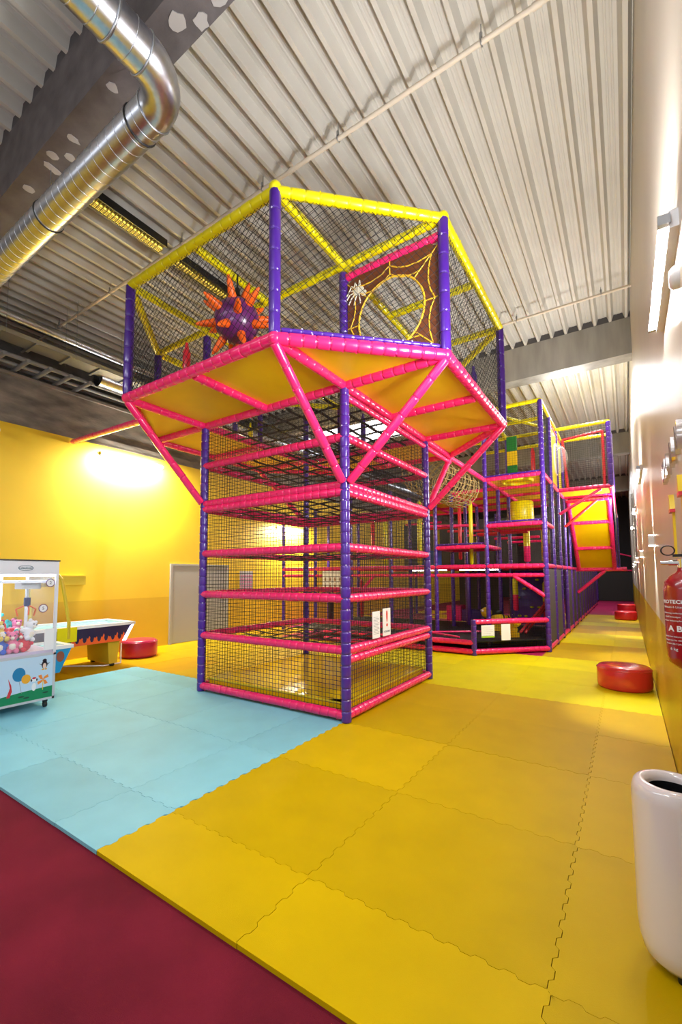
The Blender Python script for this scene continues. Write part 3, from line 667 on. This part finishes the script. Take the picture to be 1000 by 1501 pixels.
# hanging pads, barrel and posts inside the frame
MB().lathe([(.02, 0), (.24, .01), (.26, .03), (.26, .5), (.24, .52), (.02, .53)], 28).obj('barrel', YELLOW, G, (.42, 7.3, 2.74))
for (x, y, z, L, r, ma, mb_) in [(.5, 7.3, 1.8, .85, .075, YELLOW, PINK), (.85, 7.4, 1.8, .95, .05, YELLOW, YELLOW), (1.0, 7.0, 1.8, .9, .045, YELLOW, RED), (-1.1, 7.3, 1.9, 1.5, .045, RED, RED), (-.55, 6.4, 1.75, 1.5, .045, YELLOW, YELLOW), (-1.75, 6.2, 1.75, 1.6, .06, YELLOW, YELLOW), (-2.9, 6.6, 1.75, 1.4, .06, YELLOW, YELLOW), (-3.5, 7, 1.75, 1.3, .06, RED, YELLOW), (-.75, 6.75, .3, 1.3, .05, PURPLE, PURPLE), (.35, 6.6, .7, .8, .06, YELLOW, PINK), (.95, 6.9, .5, .9, .09, YELLOW, RED), (-4.0, 7.2, .3, 1.1, .06, RED, RED), (-4.9, 6.9, .2, 1.1, .09, BLACK, BLACK)]:
    h = L*.45; b = MB().lathe([(r*.5, 0), (r, .03), (r, h)], 14, 1, close=False).lathe([(r, h), (r, L-.1), (r*.5, L-.02), (r*.2, L)], 14, 0, close=False); b.obj('hanging_pad', [ma, mb_], G, (x, y, z))
b = MB(); [b.box(-.11, .11, -.05, .05, .35*k, .35*(k+1)-.01, k % 2) for k in range(3)]; b.obj('soft_column', [GREEN, DECK], G, (.3, 7.0, 3.75))
for (x, y, mm, L) in ((.72, 7.2, RED, .85), (1.0, 8.2, YELLOW, .95)): MB().lathe([(.02, 0), (.05, .02), (.05, L-.1), (.02, L)], 12).obj('hanging_pad', mm, G, (x, y, 3.65))
MB().box(-1.75, -1.35, 6.3, 6.6, 1.72, 2.1).obj('blue_pad', BLUE, G)
# slanted climbing wall with holds
panel(G, [(.1, 7.6, .3), (.9, 7.6, .3), (.9, 7.9, 1.6), (.1, 7.9, 1.6)], .04, PURPLE, 'climbing_board')
for k in range(10): MB().ball((0, 0, 0), .035, 8, sc=(1.4, .6, .7)).obj('climbing_hold', YELLOW, G, (.2+.15*(k % 5)+random.uniform(-.03, .03), 7.62+.06*(k//2)*.4, .5+.22*(k//2)))
pad(G, (.55, 5.9, .3), (1.05, 6.3, .95), RED, .03, .13, 'rail'); pad(G, (.65, 5.9, .3), (1.05, 6.5, .9), RED, .03, .13, 'rail')
# nets of extra rails deep in the frame
for k in range(16):
    x = -4.4 + (k % 4)*1.3; y = GY(2) + (k//4)*1.6; z = 2.2 + .28*((k*7) % 4); pad(G, (x, y, z), (x+1.13, y+(.0 if k % 2 else .5), z), PINK if k % 3 else RED, .035, .13, 'rail')
for y, z0, z1 in ((GY(4), .2, 1.6), (GY(6), 1.8, 3.4)):
    for k in range(4): panel(G, [(-4.5+1.4*k, y, z0), (-3.3+1.4*k, y, z0), (-3.3+1.4*k, y, z1), (-4.5+1.4*k, y, z1)], .02, DARK, 'mesh_screen') if k > 1 or y > 11 else None
# low light strips under the first deck
for x in (-1.6, -.4):
    t = thing('strip_light', ['left thin white strip light under the first deck', 'right thin white strip light under the first deck'][x > -1], 'light', (x, 6.4, 1.62))
    MB().box(-.45, .45, -.02, .02, .01, .03).obj('housing', WHITE, t); MB().tube((-.44, 0, 0), (.44, 0, 0), .01, 8).obj('tube', mat('lit_strip_small', (1, 1, 1), .4, emit=14), t)
fix(G)
# far end netting at the corridor end
b = thing('end_screen', 'black net screen with pink rails closing the corridor end', 'screen', (1.9, 25.5, 0))
MB().box(-.9, .8, -.01, .01, 0.02, 1.7).obj('mesh_screen', BED, b)
pad(b, (-.9, -.05, 1.72), (.8, -.05, 1.72), PINK, .04, .2); pad(b, (-.9, -.05, 3.0), (.8, -.05, 2.5), PINK, .04, .2); pad(b, (-.9, -.05, 0.02), (-.9, -.05, 3.0), PURPLE, .05, .2, 'post')
# notices on the frame
nb = notice('rules_board', 'white rules board with small pictograms hanging on the play frame', (-3.9, 5.52, 1.1), .62, .52, 0, 1)
pm_ = MB().box(-.02, .02, -.0056, -.004, 0, .07).ball((0, -.005, .09), .015, 8, sc=(1, .1, 1)).mesh('pictogram', mat('brown_print', (.3, .12, .05), .6))
for r_ in range(2):
    for c_ in range(4): new_obj('pictogram', pm_, nb, (-.22+.15*c_, 0, .1+.17*r_))
a = math.atan2(1.17, 1.11)
s1 = notice('notice_sign', 'white notice with a green bottom edge on the low play frame rail', (.24, 4.60, .33), .27, .23, a, 5)
MB().box(-.135, .135, -.0055, -.004, 0, .03).obj('green_edge', mat('lime_print', (.35, .6, .02), .5), s1)
notice('notice_sign', 'plain white portrait notice on the low play frame rail', (.50, 4.87, .27), .19, .30, a, 0)
# poster on the left wall
ps = thing('wall_poster', 'grey printed poster on the yellow wall behind the tower', 'poster', (-5.995, 4.5, 1.1), PI/2)
MB().box(-.23, .23, -.01, .004, 0, .53).obj('sheet', mat('grey_poster', (.45, .43, .44), .5), ps)
b = MB(); [b.box(-.2+.07*(k % 6), -.16+.07*(k % 6), -.0125, -.01, .05+.08*(k//6), .1+.08*(k//6)) for k in range(30)]; b.obj('poster_print', mat('pink_print', (.6, .15, .3), .5), ps)
# soft blocks and bee rockers on the bed
for i, (x, w_, mm, lb) in enumerate(((-1.55, .42, PINK, 'hot pink foam block on the black bed behind the tower post'), (-1.08, .5, PURPLE, 'purple foam block beside the pink one'))):
    t = thing('foam_block', lb, 'block', (x, 8.2, .25)); q = MB().box(-w_/2, w_/2, -.2, .2, 0, .42 if i == 0 else .32).obj('block', mat('pink_foam', (.8, .01, .2), .4) if i == 0 else PURPLE, t)
    mo = q.modifiers.new('b', 'BEVEL'); mo.width = .02; mo.segments = 2
def bee(p, rz, sc, label):
    t = thing('bee_rocker', label, 'ride-on toy', p, rz); BY_ = mat('bee_yellow', (.8, .55, .01), .4)
    MB().ball((0, 0, .2*sc), .17*sc, 20, sc=(1.7, .9, .95)).box(-.26*sc, .26*sc, -.12*sc, .12*sc, 0, .12*sc).obj('body', BY_, t)
    h = MB().ball((-.3*sc, 0, .4*sc), .12*sc, 18).obj('head', BY_, t)
    for s in (-1, 1):
        MB().ball((-.39*sc, s*.05*sc, .44*sc), .03*sc, 10).obj('eye', WHITE, h); MB().ball((-.415*sc, s*.05*sc, .44*sc), .014*sc, 8).obj('pupil', BLACK, h)
        MB().tube((-.3*sc, s*.05*sc, .5*sc), (-.33*sc, s*.09*sc, .6*sc), .008*sc, 6).ball((-.33*sc, s*.09*sc, .61*sc), .02*sc, 8).obj('feeler', BLACK, h)
    MB().torus((.05*sc, 0, .2*sc), .155*sc, .018*sc, 'x', 20, 6).torus((.16*sc, 0, .2*sc), .125*sc, .018*sc, 'x', 20, 6).obj('stripe', BLACK, t)
    MB().ball((-.02*sc, s*.02, .4*sc), .08*sc, 10, sc=(1, .2, .6)).obj('saddle', BLACK, t)
bee((.05, 6.4, .26), .5, 1.0, 'yellow bee rocker toy with black feelers behind the low rail')
bee((.42, 5.55, .26), 2.4, .75, 'second yellow rocker toy right of the white notices')
# ------------------------------------------------------------------ door on the left wall
t = tag(thing('door_1', 'pale grey flush door in the yellow wall', None, (-6.0, 3.0, 0)), kind='structure')
MB().box(0, .03, -.8, .8, .01, 1.74).obj('door_leaf', mat('pale_grey_door', (.36, .35, .32), .5), t)
MB().box(0, .045, -.85, -.8, 0, 1.78).box(0, .045, .8, .85, 0, 1.78).box(0, .045, -.8, .8, 1.74, 1.78).obj('door_frame', mat('door_frame_grey', (.38, .37, .34), .5), t)
MB().tube((.03, .66, .85), (.07, .66, .85), .012, 8).tube((.07, .66, .85), (.07, .55, .85), .01, 8).obj('door_handle', TIN, t)
# ------------------------------------------------------------------ poufs
def pouf(x, y, r, h, label, m=RED):
    t = thing('pouf', label, 'pouf', (x, y, 0))
    MB().lathe([(r*.5, .0), (r*.95, .005), (r*.985, .03), (r, .06), (r, h*.55), (r*.99, h-.05), (r*.955, h-.018), (r*.9, h), (r*.5, h+.008), (.002, h+.01)], 40).obj('cushion', m, t)
    MB().torus((0, 0, h-.035), r*.985, .007, 'z', 40, 6).obj('piping', m, t)
    MB().lathe([(r*.9, -.0), (r*.9, .004)], 30).obj('base', BLACK, t)
pouf(2.36, 3.2, .315, .29, 'red vinyl pouf on the yellow mats by the cream wall', mat('coral_red_vinyl', (.66, .025, .03), .22, coat=.5))
pouf(2.36, 13.7, .32, .28, 'dark red pouf far down the corridor, nearer of two'); pouf(2.38, 17.5, .32, .3, 'dark red pouf at the corridor end, farther of two')
pouf(-5.28, 1.0, .33, .31, 'magenta red pouf beside the air hockey table', mat('magenta_vinyl', (.5, .01, .08), .3, coat=.4))
# ------------------------------------------------------------------ litter bin
t = thing('litter_bin', 'tall white rounded litter bin at the right picture edge', 'bin', (2.56, -1.665, 0)); BW = mat('glossy_white_metal', (.74, .68, .70), .16, coat=.6); r = .136; h = .69
MB().lathe([(r*.55, .03), (r*.72, .035), (r*.88, .06), (r*.97, .11), (r, .17), (r, h-.06), (r*.985, h-.035), (r*.93, h-.012), (r*.84, h), (r*.72, h+.002), (r*.64, h-.006), (r*.60, h-.02), (r*.59, h-.06), (r*.59, h-.1)], 48, close=False).obj('shell', BW, t)
MB().lathe([(r*.585, h-.03), (r*.58, h-.2), (r*.56, .1), (.002, .09)], 32, close=False).obj('bin_liner', mat('black_bin_bag', (.01, .01, .011), .25, bump=.6, bscale=25), t)
for k in range(3): MB().lathe([(.012, 0), (.014, .03)], 10).obj('foot', BLACK, t, (r*.5*math.cos(k*2.1+.4), r*.5*math.sin(k*2.1+.4), 0))
# ------------------------------------------------------------------ fire extinguisher
ex, ey, ez = 2.632, -1.745, 1.16; r = .072
t = thing('fire_extinguisher', 'dark red fire extinguisher with white print hanging on the cream wall', 'fire extinguisher', (ex, ey, ez)); XR = mat('extinguisher_red', (.33, .008, .012), .25, coat=.6)
MB().lathe([(.03, -.02), (r*.6, -.012), (r*.92, .012), (r, .04), (r, .34), (r*.93, .375), (r*.7, .40), (r*.4, .418), (.024, .425), (.022, .44)], 36).obj('cylinder', XR, t)
MB().tube((0, 0, .435), (0, 0, .48), .022, 12).tube((-.05, 0, .462), (.05, 0, .462), .013, 10).tube((-.075, 0, .462), (-.05, 0, .462), .009, 8).obj('valve', BOLT, t)
MB().box(-.035, .05, -.012, .012, .49, .502).prism([(-.005, .505), (.04, .51), (.03, .585), (.005, .59)], 'y', -.013, .013).obj('lever', BLACK, t)
MB().torus((-.05, 0, .52), .022, .003, 'y', 18, 5).obj('pull_ring', BLACK, t)
MB().torus((.02, 0, .40), .07, .011, 'y', 14, 8, a0=-1.4, a1=1.3).tube((.04, -.02, .33), (.09, -.03, .05), .012, 8).obj('hose', BLACK, t)
MB().box(.03, WX-ex-.002, -.03, .03, .3, .34).obj('wall_bracket', BLACK, t)
def wrap_text(s, size, z, a0, bold=0):
    me = text_mesh(s, size, .0003, bold=bold)
    for v in me.vertices:
        a = a0 + v.co.x / r; rr = r + .0012 + v.co.z; v.co = Vector((rr*math.cos(a), rr*math.sin(a), z + v.co.y))
    me.materials.clear(); me.materials.append(WHITE); new_obj('label_print', me, t)
ang = math.atan2(-3.865-ey, 2.4496-ex) - .5; t.scale = (.95, .95, .83)
wrap_text('PROTECH', .022, .285, ang-.22, .0006); wrap_text('Schaum 6 Liter', .013, .262, ang-.2)
for k, s in enumerate(('1 Sicherung entfernen', '2 Griff betaetigen', '3 Feuer bekaempfen')): wrap_text(s, .0095, .235-.017*k, ang-.25)
wrap_text('A B', .035, .165, ang-.1, .001)
for k, s in enumerate(('Vorsicht bei elektrischen', 'Anlagen nur bis 1000 V', 'Pruefen alle 2 Jahre')): wrap_text(s, .009, .13-.016*k, ang-.2)
wrap_text('6 kg', .018, .075, ang-.2)
# marker strips above the extinguisher
for y, z0, z1, lb in ((-.56, 1.60, 1.98, 'yellow marker strip with arrow head on the cream wall, farther one'), (-1.1, 1.62, 2.0, 'yellow marker strip with arrow head on the cream wall, nearer one')):
    t = thing('marker_strip', lb, 'marker', (WX, y, z0)); YM = mat('marker_yellow', (.85, .6, .02), .4)
    MB().box(-.012, 0, -.02, .02, 0, z1-z0-.08).obj('strip', YM, t); MB().prism([(-.04, z1-z0-.09), (.04, z1-z0-.09), (.0, z1-z0)], 'x', -.025, 0).obj('arrow_head', YM, t)
    MB().prism([(-.045, z1-z0-.11), (.045, z1-z0-.11), (.04, z1-z0-.09), (-.04, z1-z0-.09)], 'x', -.026, 0).obj('red_edge', RED, t)
# chrome lettering on the cream wall
t = thing('wall_lettering', 'raised chrome letters on the cream wall above the extinguisher', 'lettering', (WX, -.75, 2.15))
for k, (ch, y) in enumerate((('W', .40), ('A', .16), ('N', -.16), ('N', -.48))):
    text('letter', ch, .2, CHROME, t, (-.02, y, 0), (PI/2, 0, -PI/2), .012, .002)
# smoke sensor disc at the wall edge
t = thing('alarm_sounder', 'round white alarm sounder on the cream wall near the nearest tube lamp', 'alarm', (WX, -1.42, 2.85))
MB().lathe([(.05, 0), (.05, .02), (.035, .035), (.002, .037)], 20, 0, Matrix.Rotation(-PI/2, 4, 'Y')).obj('disc', WHITE, t)
# ------------------------------------------------------------------ claw machine
cx0, cx1, cy0, cy1 = -3.95, -3.13, -2.25, -1.40; W2, D2 = (cx1-cx0)/2, (cy1-cy0)/2
t = thing('claw_machine', 'white claw crane machine full of plush toys at the left', 'arcade machine', ((cx0+cx1)/2, (cy0+cy1)/2, 0)); CM = mat('machine_white', (.72, .74, .78), .35); KM = mat('machine_trim', (.35, .36, .4), .35, .4)
MB().box(-W2, W2, -D2, D2, .1, .62).obj('lower_cabinet', CM, t)
MB().box(-W2, W2, -D2, D2, 1.53, 1.68).box(-W2-.008, W2+.008, -D2-.008, D2+.008, 1.68, 1.695, 1).obj('header_box', [CM, BLACK], t)
for sx in (-1, 1):
    for sy in (-1, 1):
        MB().box(sx*W2-(.03 if sx > 0 else 0), sx*W2+(.03 if sx < 0 else 0), sy*D2-(.03 if sy > 0 else 0), sy*D2+(.03 if sy < 0 else 0), .62, 1.53).obj('corner_post', CM, t)
        c = MB().tube((sx*(W2-.08), sy*(D2-.06)-.015, .032), (sx*(W2-.08), sy*(D2-.06)+.015, .032), .032, 14, caps=True).box(sx*(W2-.08)-.02, sx*(W2-.08)+.02, sy*(D2-.06)-.02, sy*(D2-.06)+.02, .06, .1); c.obj('caster', BLACK, t)
b = MB(); b.box(W2-.004, W2-.001, -D2+.03, D2-.03, .63, 1.52).box(-W2+.03, W2-.03, -D2+.001, -D2+.004, .63, 1.52).box(-W2+.03, W2-.03, D2-.004, D2-.001, .63, 1.52); b.obj('glass_pane', GLASS, t)
MB().box(-W2+.02, W2-.02, -D2+.02, D2-.02, .6, .66).obj('toy_tray', mat('lilac_tray', (.6, .55, .75), .4), t)
MB().box(-W2+.03, W2-.03, -D2+.03, D2-.03, 1.505, 1.53).obj('lit_ceiling', mat('lit_cool_panel', (.8, .88, 1), .5, emit=5), t)
MB().box(-.02, .02, -.04, .0, .66, 1.5).obj('light_column', mat('lit_column', (.75, .85, 1), .5, emit=4), t)
cr = MB().box(-.02, .36, -D2+.05, D2-.05, 1.43, 1.46).box(.08, .26, .1, .3, 1.36, 1.44).tube((.17, .2, 1.2), (.17, .2, 1.36), .012, 8).obj('crane_carriage', CM, t)
MB().tube((.17, .2, 1.16), (.17, .2, 1.26), .035, 12).obj('claw_hub', mat('claw_blue', (.02, .05, .2), .3, .5), cr)
for k in range(3):
    a = k*2.09+.5; ca, sa = math.cos(a), math.sin(a); MB().tube((.17+.02*ca, .2+.02*sa, 1.17), (.17+.11*ca, .2+.11*sa, 1.13), .008, 6).tube((.17+.11*ca, .2+.11*sa, 1.13), (.17+.09*ca, .2+.09*sa, 1.05), .008, 6, 0).obj('claw_prong', ORANGE, cr)
# panel print on the corridor-facing side
px = W2+.002; FR = mat('frame_grey', (.5, .52, .56), .4)
MB().box(px-.001, px+.004, -D2, -D2+.025, .1, .62).box(px-.001, px+.004, D2-.025, D2, .1, .62).box(px-.001, px+.004, -D2, D2, .6, .63).box(px-.001, px+.004, -D2, D2, .1, .125).obj('panel_frame', FR, t)
pn = MB().box(px-.001, px+.0015, -D2+.025, D2-.025, .125, .6).obj('printed_panel', mat('print_sky', (.5, .68, .85), .4), t)
def flat(name, pts, m, off=.002): return MB().prism(pts, 'x', px+off-.001, px+off+.0006).obj(name, m, pn)
def disc(cy, cz, ry, rz, k=20): return [(cy+ry*math.cos(2*PI*i/k), cz+rz*math.sin(2*PI*i/k)) for i in range(k)]
flat('print_ground', [(-D2+.025, .125), (D2-.025, .125), (D2-.025, .25), (.1, .235), (-.15, .21), (-D2+.025, .19)], mat('print_green', (.0, .22, .08), .4), .0022)
flat('print_balloon', disc(.06, .43, .062, .075), mat('print_blue', (.01, .2, .42), .4), .003); flat('print_balloon', disc(.13, .37, .045, .05), mat('print_orange', (.85, .4, .02), .4), .0036)
flat('print_string', [(.09, .22), (.093, .22), (.065, .36), (.062, .36)], MATS['grey_print'], .0026)
for k in range(4):
    a = k*PI/2+.3; c = (.3, .335); flat('print_pinwheel', [c, (c[0]+.06*math.cos(a), c[1]+.06*math.sin(a)), (c[0]+.07*math.cos(a+.5), c[1]+.07*math.sin(a+.5)), (c[0]+.03*math.cos(a+.9), c[1]+.03*math.sin(a+.9))], mat('print_pinwheel_orange', (.85, .25, .03), .4), .003)
flat('print_stick', [(.297, .22), (.303, .22), (.303, .33), (.297, .33)], MATS['marker_yellow'], .0027)
BP = mat('print_black', (.03, .02, .04), .5)
flat('print_bird', disc(.31, .50, .03, .045), BP, .003); flat('print_bird', disc(.31, .485, .018, .03), mat('print_cream', (.8, .6, .5), .5), .0036); flat('print_bird', disc(.31, .545, .022, .02), BP, .003)
for s in (-1, 1): flat('print_bird', [(.31+s*.02, .50), (.31+s*.06, .52), (.31+s*.02, .485)], BP, .003); flat('print_bird', disc(.31+s*.015, .448, .013, .008), MATS['print_orange'], .0036)
flat('print_dog', disc(.21, .27, .022, .045), WHITE, .003); flat('print_dog', disc(.21, .345, .024, .02), WHITE, .0032); flat('print_dog', disc(.21, .366, .02, .01), RED, .0036)
for s in (-1, 1): flat('print_dog', disc(.21+s*.027, .345, .008, .014), BP, .0036)
for c in ((.09, .185), (.14, .165), (.33, .185)): flat('print_hole', disc(c[0], c[1], .03, .009), mat('print_dark_green', (.01, .06, .03), .5), .0028)
flat('print_dragon', [(-.05, .2), (-.02, .3), (-.04, .4), (-.01, .33), (.0, .26), (-.02, .2)], RED, .003)
# logo on the header
lg = MB().torus((px+.002, .08, 1.6), .07, .004, 'x', 28, 4, scz=.42).obj('logo_ring', mat('logo_blue', (.05, .15, .2), .4), t)
text('logo_text', 'elaukon', .036, MATS['logo_blue'], t, (px+.003, .08, 1.6), (PI/2, 0, PI/2), .0008)
for y, z, s in ((.335, 1.43, '2'), (.27, 1.14, '5')):
    MB().lathe([(.048, 0), (.048, .003)], 20, 0, Matrix.Translation((px+.002, y, z)) @ Matrix.Rotation(PI/2, 4, 'Y')).obj('price_disc', PURP2, t)
    MB().lathe([(.04, 0), (.04, .004)], 20, 0, Matrix.Translation((px+.0025, y, z)) @ Matrix.Rotation(PI/2, 4, 'Y')).obj('price_disc', WHITE, t)
    text('price_text', s, .05, BP, t, (px+.008, y, z), (PI/2, 0, PI/2), .0006)
MB().box(px, px+.006, D2-.13, D2-.03, .66, .9).obj('white_plate', WHITE, t)
# plush toys inside, each one a thing
cols = [('blue', (.02, .12, .7)), ('red', (.75, .02, .06)), ('cream', (.85, .78, .55)), ('turquoise', (.02, .5, .5)), ('pink', (.85, .2, .4)), ('yellow', (.8, .6, .1)), ('purple', (.3, .05, .5)), ('white', (.85, .88, .95)), ('brown', (.2, .08, .04)), ('green', (.05, .4, .15))]
def plush_meshes(nm, c):
    m = mat('plush_' + nm, c, .9, bump=.6, bscale=200); m2 = mat('plush_belly', (.85, .8, .7), .9)
    body = MB().ball((0, 0, .06), .062, 12, sc=(1, 1, 1.1)).ball((.055, .03, .02), .026, 8).ball((.055, -.03, .02), .026, 8).ball((0, .065, .075), .022, 8, sc=(1, 1.4, .9)).ball((0, -.065, .075), .022, 8, sc=(1, 1.4, .9)).ball((.03, 0, .06), .045, 10, 1, sc=(.8, .9, 1)).mesh('body', [m, m2])
    head = MB().ball((0, 0, .15), .048, 12).ball((0, .035, .19), .018, 8).ball((0, -.035, .19), .018, 8).ball((.043, 0, .14), .018, 8, 1).mesh('head', [m, m2])
    eyes = MB().ball((.042, .018, .163), .007, 6).ball((.042, -.018, .163), .007, 6).mesh('eyes', BLACK)
    return body, head, eyes
PM = [(nm, plush_meshes(nm, c)) for nm, c in cols]; k = 0
xs, ys_ = [-.27, -.13, .01, .15, .29], [-.34, -.22, -.10, .02, .14]
for lay in range(3):
    for i, x in enumerate(xs):
        for j, y in enumerate(ys_):
            if (lay == 1 and (i + j) % 2) or (lay == 2 and (j > 2 or (i + j) % 2 == 0)): continue
            nm, (bo, he, ey_) = PM[[0, 7, 1, 3, 2, 6, 0, 5, 3, 1, 8, 4, 7, 9][(k*5 + i*2 + lay) % 14]]; k += 1
            pos = (cx0+W2+x+random.uniform(-.015, .015)*1, cy0+D2+y, .665 + lay*.125)
            p = thing('plush_toy', '%s plush toy %s, %s, %s' % (nm, ['low in the heap', 'halfway up the heap', 'on top of the heap'][lay], ['at the far left', 'left of centre', 'in the middle', 'right of centre', 'at the right end'][j], ['against the back', 'behind the middle row', 'midway', 'near the lit window', 'against the lit window'][i]), 'soft toy', pos, random.uniform(-1.2, 1.2), 'plush toys in the claw machine')
            p.rotation_euler = (random.uniform(-.5, .5)*lay, random.uniform(-.5, .5)*lay, p.rotation_euler.z)
            p.scale = (1.15, 1.15, 1.15)
            for nn_, me in (('body', bo), ('head', he), ('eyes', ey_)): new_obj(nn_, me, p)
# ------------------------------------------------------------------ air hockey tables
def hockey(name, label, p, L, W, zt_, zl, hull, flame=None, rim=WHITE, legm=None, arch=True):
    t = thing(name, label, 'game table', p)
    a = [(-L/2, zt_), (L/2, zt_), (L/2-.14, zl), (-L/2+.14, zl)]
    MB().prism(a, 'x', -W/2, W/2).obj('cabinet', hull, t)
    rb = MB().box(-W/2-.02, -W/2+.06, -L/2-.02, L/2+.02, zt_, zt_+.045).box(W/2-.06, W/2+.02, -L/2-.02, L/2+.02, zt_, zt_+.045).box(-W/2+.06, W/2-.06, -L/2-.02, -L/2+.06, zt_, zt_+.045).box(-W/2+.06, W/2-.06, L/2-.06, L/2+.02, zt_, zt_+.045)
    rb.obj('rim', rim, t); MB().box(-W/2+.06, W/2-.06, -L/2+.06, L/2-.06, zt_, zt_+.012).obj('playfield', mat('playfield_cyan', (.3, .7, .75), .2), t)
    if flame:
        pts = [(-L/2+.13, zl), (L/2-.14, zl)]; n = 13; H = zt_-zl; wd = (L-.27)/n
        for i in range(n):
            y = L/2-.14-wd*i; q = random.uniform(.35, .62); pts += [(y-.1*wd, zl+H*.14), (y-.25*wd, zl+H*.3), (y-.2*wd, zl+H*(q-.1)), (y-.32*wd, zl+H*q), (y-.5*wd, zl+H*.36), (y-.66*wd, zl+H*.42), (y-.74*wd, zl+H*.22), (y-.9*wd, zl+H*.13)]
        pts.append((-L/2+.13, zl+H*.12))
        MB().prism(pts, 'x', W/2-.001, W/2+.002).obj('flame_print', flame, t)
        MB().prism([(L/2-.06, zt_-.02), (L/2, zt_), (L/2-.14, zl), (L/2-.2, zl)], 'x', W/2-.002, W/2+.012).obj('lit_end_strip', mat('lit_lilac', (.85, .7, 1), .5, emit=4), t)
    for y in (-L/2+.3, L/2-.3):
        g = MB().prism([(y-.1, zl), (y+.1, zl), (y+.07, .05), (y-.07, .05)], 'x', -W/2+.08, W/2-.08).obj('leg', legm or YELLOW, t)
        for x in (-W/2+.12, W/2-.12): MB().tube((x, y-.03, .028), (x, y+.03, .028), .028, 12).obj('caster', BLACK, g)
    return t
t = hockey('air_hockey_table', 'air hockey table with orange flames on dark blue sides', (-5.12, -.35, 0), 1.75, .85, .68, .42, mat('dark_navy', (.012, .01, .06), .4), mat('flame_orange', (.85, .12, .02), .4), legm=mat('ochre_leg', (.6, .42, .02), .45))
YP = mat('ochre_tube', (.62, .45, .02), .4)
ar = MB(); pts = [(.45, -.2, .55), (.45, -.2, .8), (.42, -.26, 1.2), (.39, -.3, 1.46), (.33, -.33, 1.53), (.2, -.45, 1.56), (-.2, -.45, 1.56), (-.3, -.45, 1.53), (-.36, -.45, 1.46), (-.42, -.42, 1.2), (-.45, -.36, .55)]
for a, b in zip(pts, pts[1:]): ar.tube(a, b, .025, 10); ar.ball(b, .025, 10)
ar.obj('score_arch', YP, t); MB().box(.43, .46, -.36, -.08, .5, .72).obj('arch_bracket', YELLOW, t)
MB().box(-.25, .3, -.52, -.4, 1.35, 1.54).obj('score_box', mat('score_box_ochre', (.35, .25, .02), .5), t)
t2 = hockey('kids_game_table', 'small blue game table half hidden behind the claw machine', (-4.2, -1.35, 0), 1.0, .55, .53, .22, mat('cyan_blue', (.01, .3, .6), .4), arch=False)
MB().prism(disc(.36, .43, .05, .07), 'x', .276, .279).obj('print_mask', mat('brown_mask_print', (.3, .08, .04), .5), t2)
t = thing('tube_stand', 'thin white metal tube stand under the air hockey table', 'stand', (-5.2, .1, 0)); b = MB()
for a, b_ in (((-.3, -.5, .02), (.35, .0, .02)), ((.35, 0, .02), (.35, .3, .02)), ((.35, .3, .02), (.35, .3, .36)), ((-.3, -.5, .02), (-.3, -.5, .36))): b.tube(a, b_, .012, 8)
b.obj('tube_frame', WHITE, t)
t = thing('wall_cabinet', 'flat ochre box on the yellow wall above the air hockey table', 'cabinet', (-6.0, .05, 1.35)); MB().box(0, .08, -.45, .25, 0, .16).obj('box', mat('ochre_box', (.62, .43, .02), .5), t); MB().box(0, .09, -.46, .26, .16, .175).obj('lid', WALLY, t)
t = thing('wall_bracket_lamp', 'white metal bracket high on the yellow wall at the left edge', 'bracket', (-6.0, -1.3, 3.75)); MB().box(0, .5, -.02, .02, 0, .04).box(0, .45, -.02, .02, .22, .26).tube((.3, 0, -.02), (.3, 0, -.1), .04, 12).obj('bracket', WHITE, t)
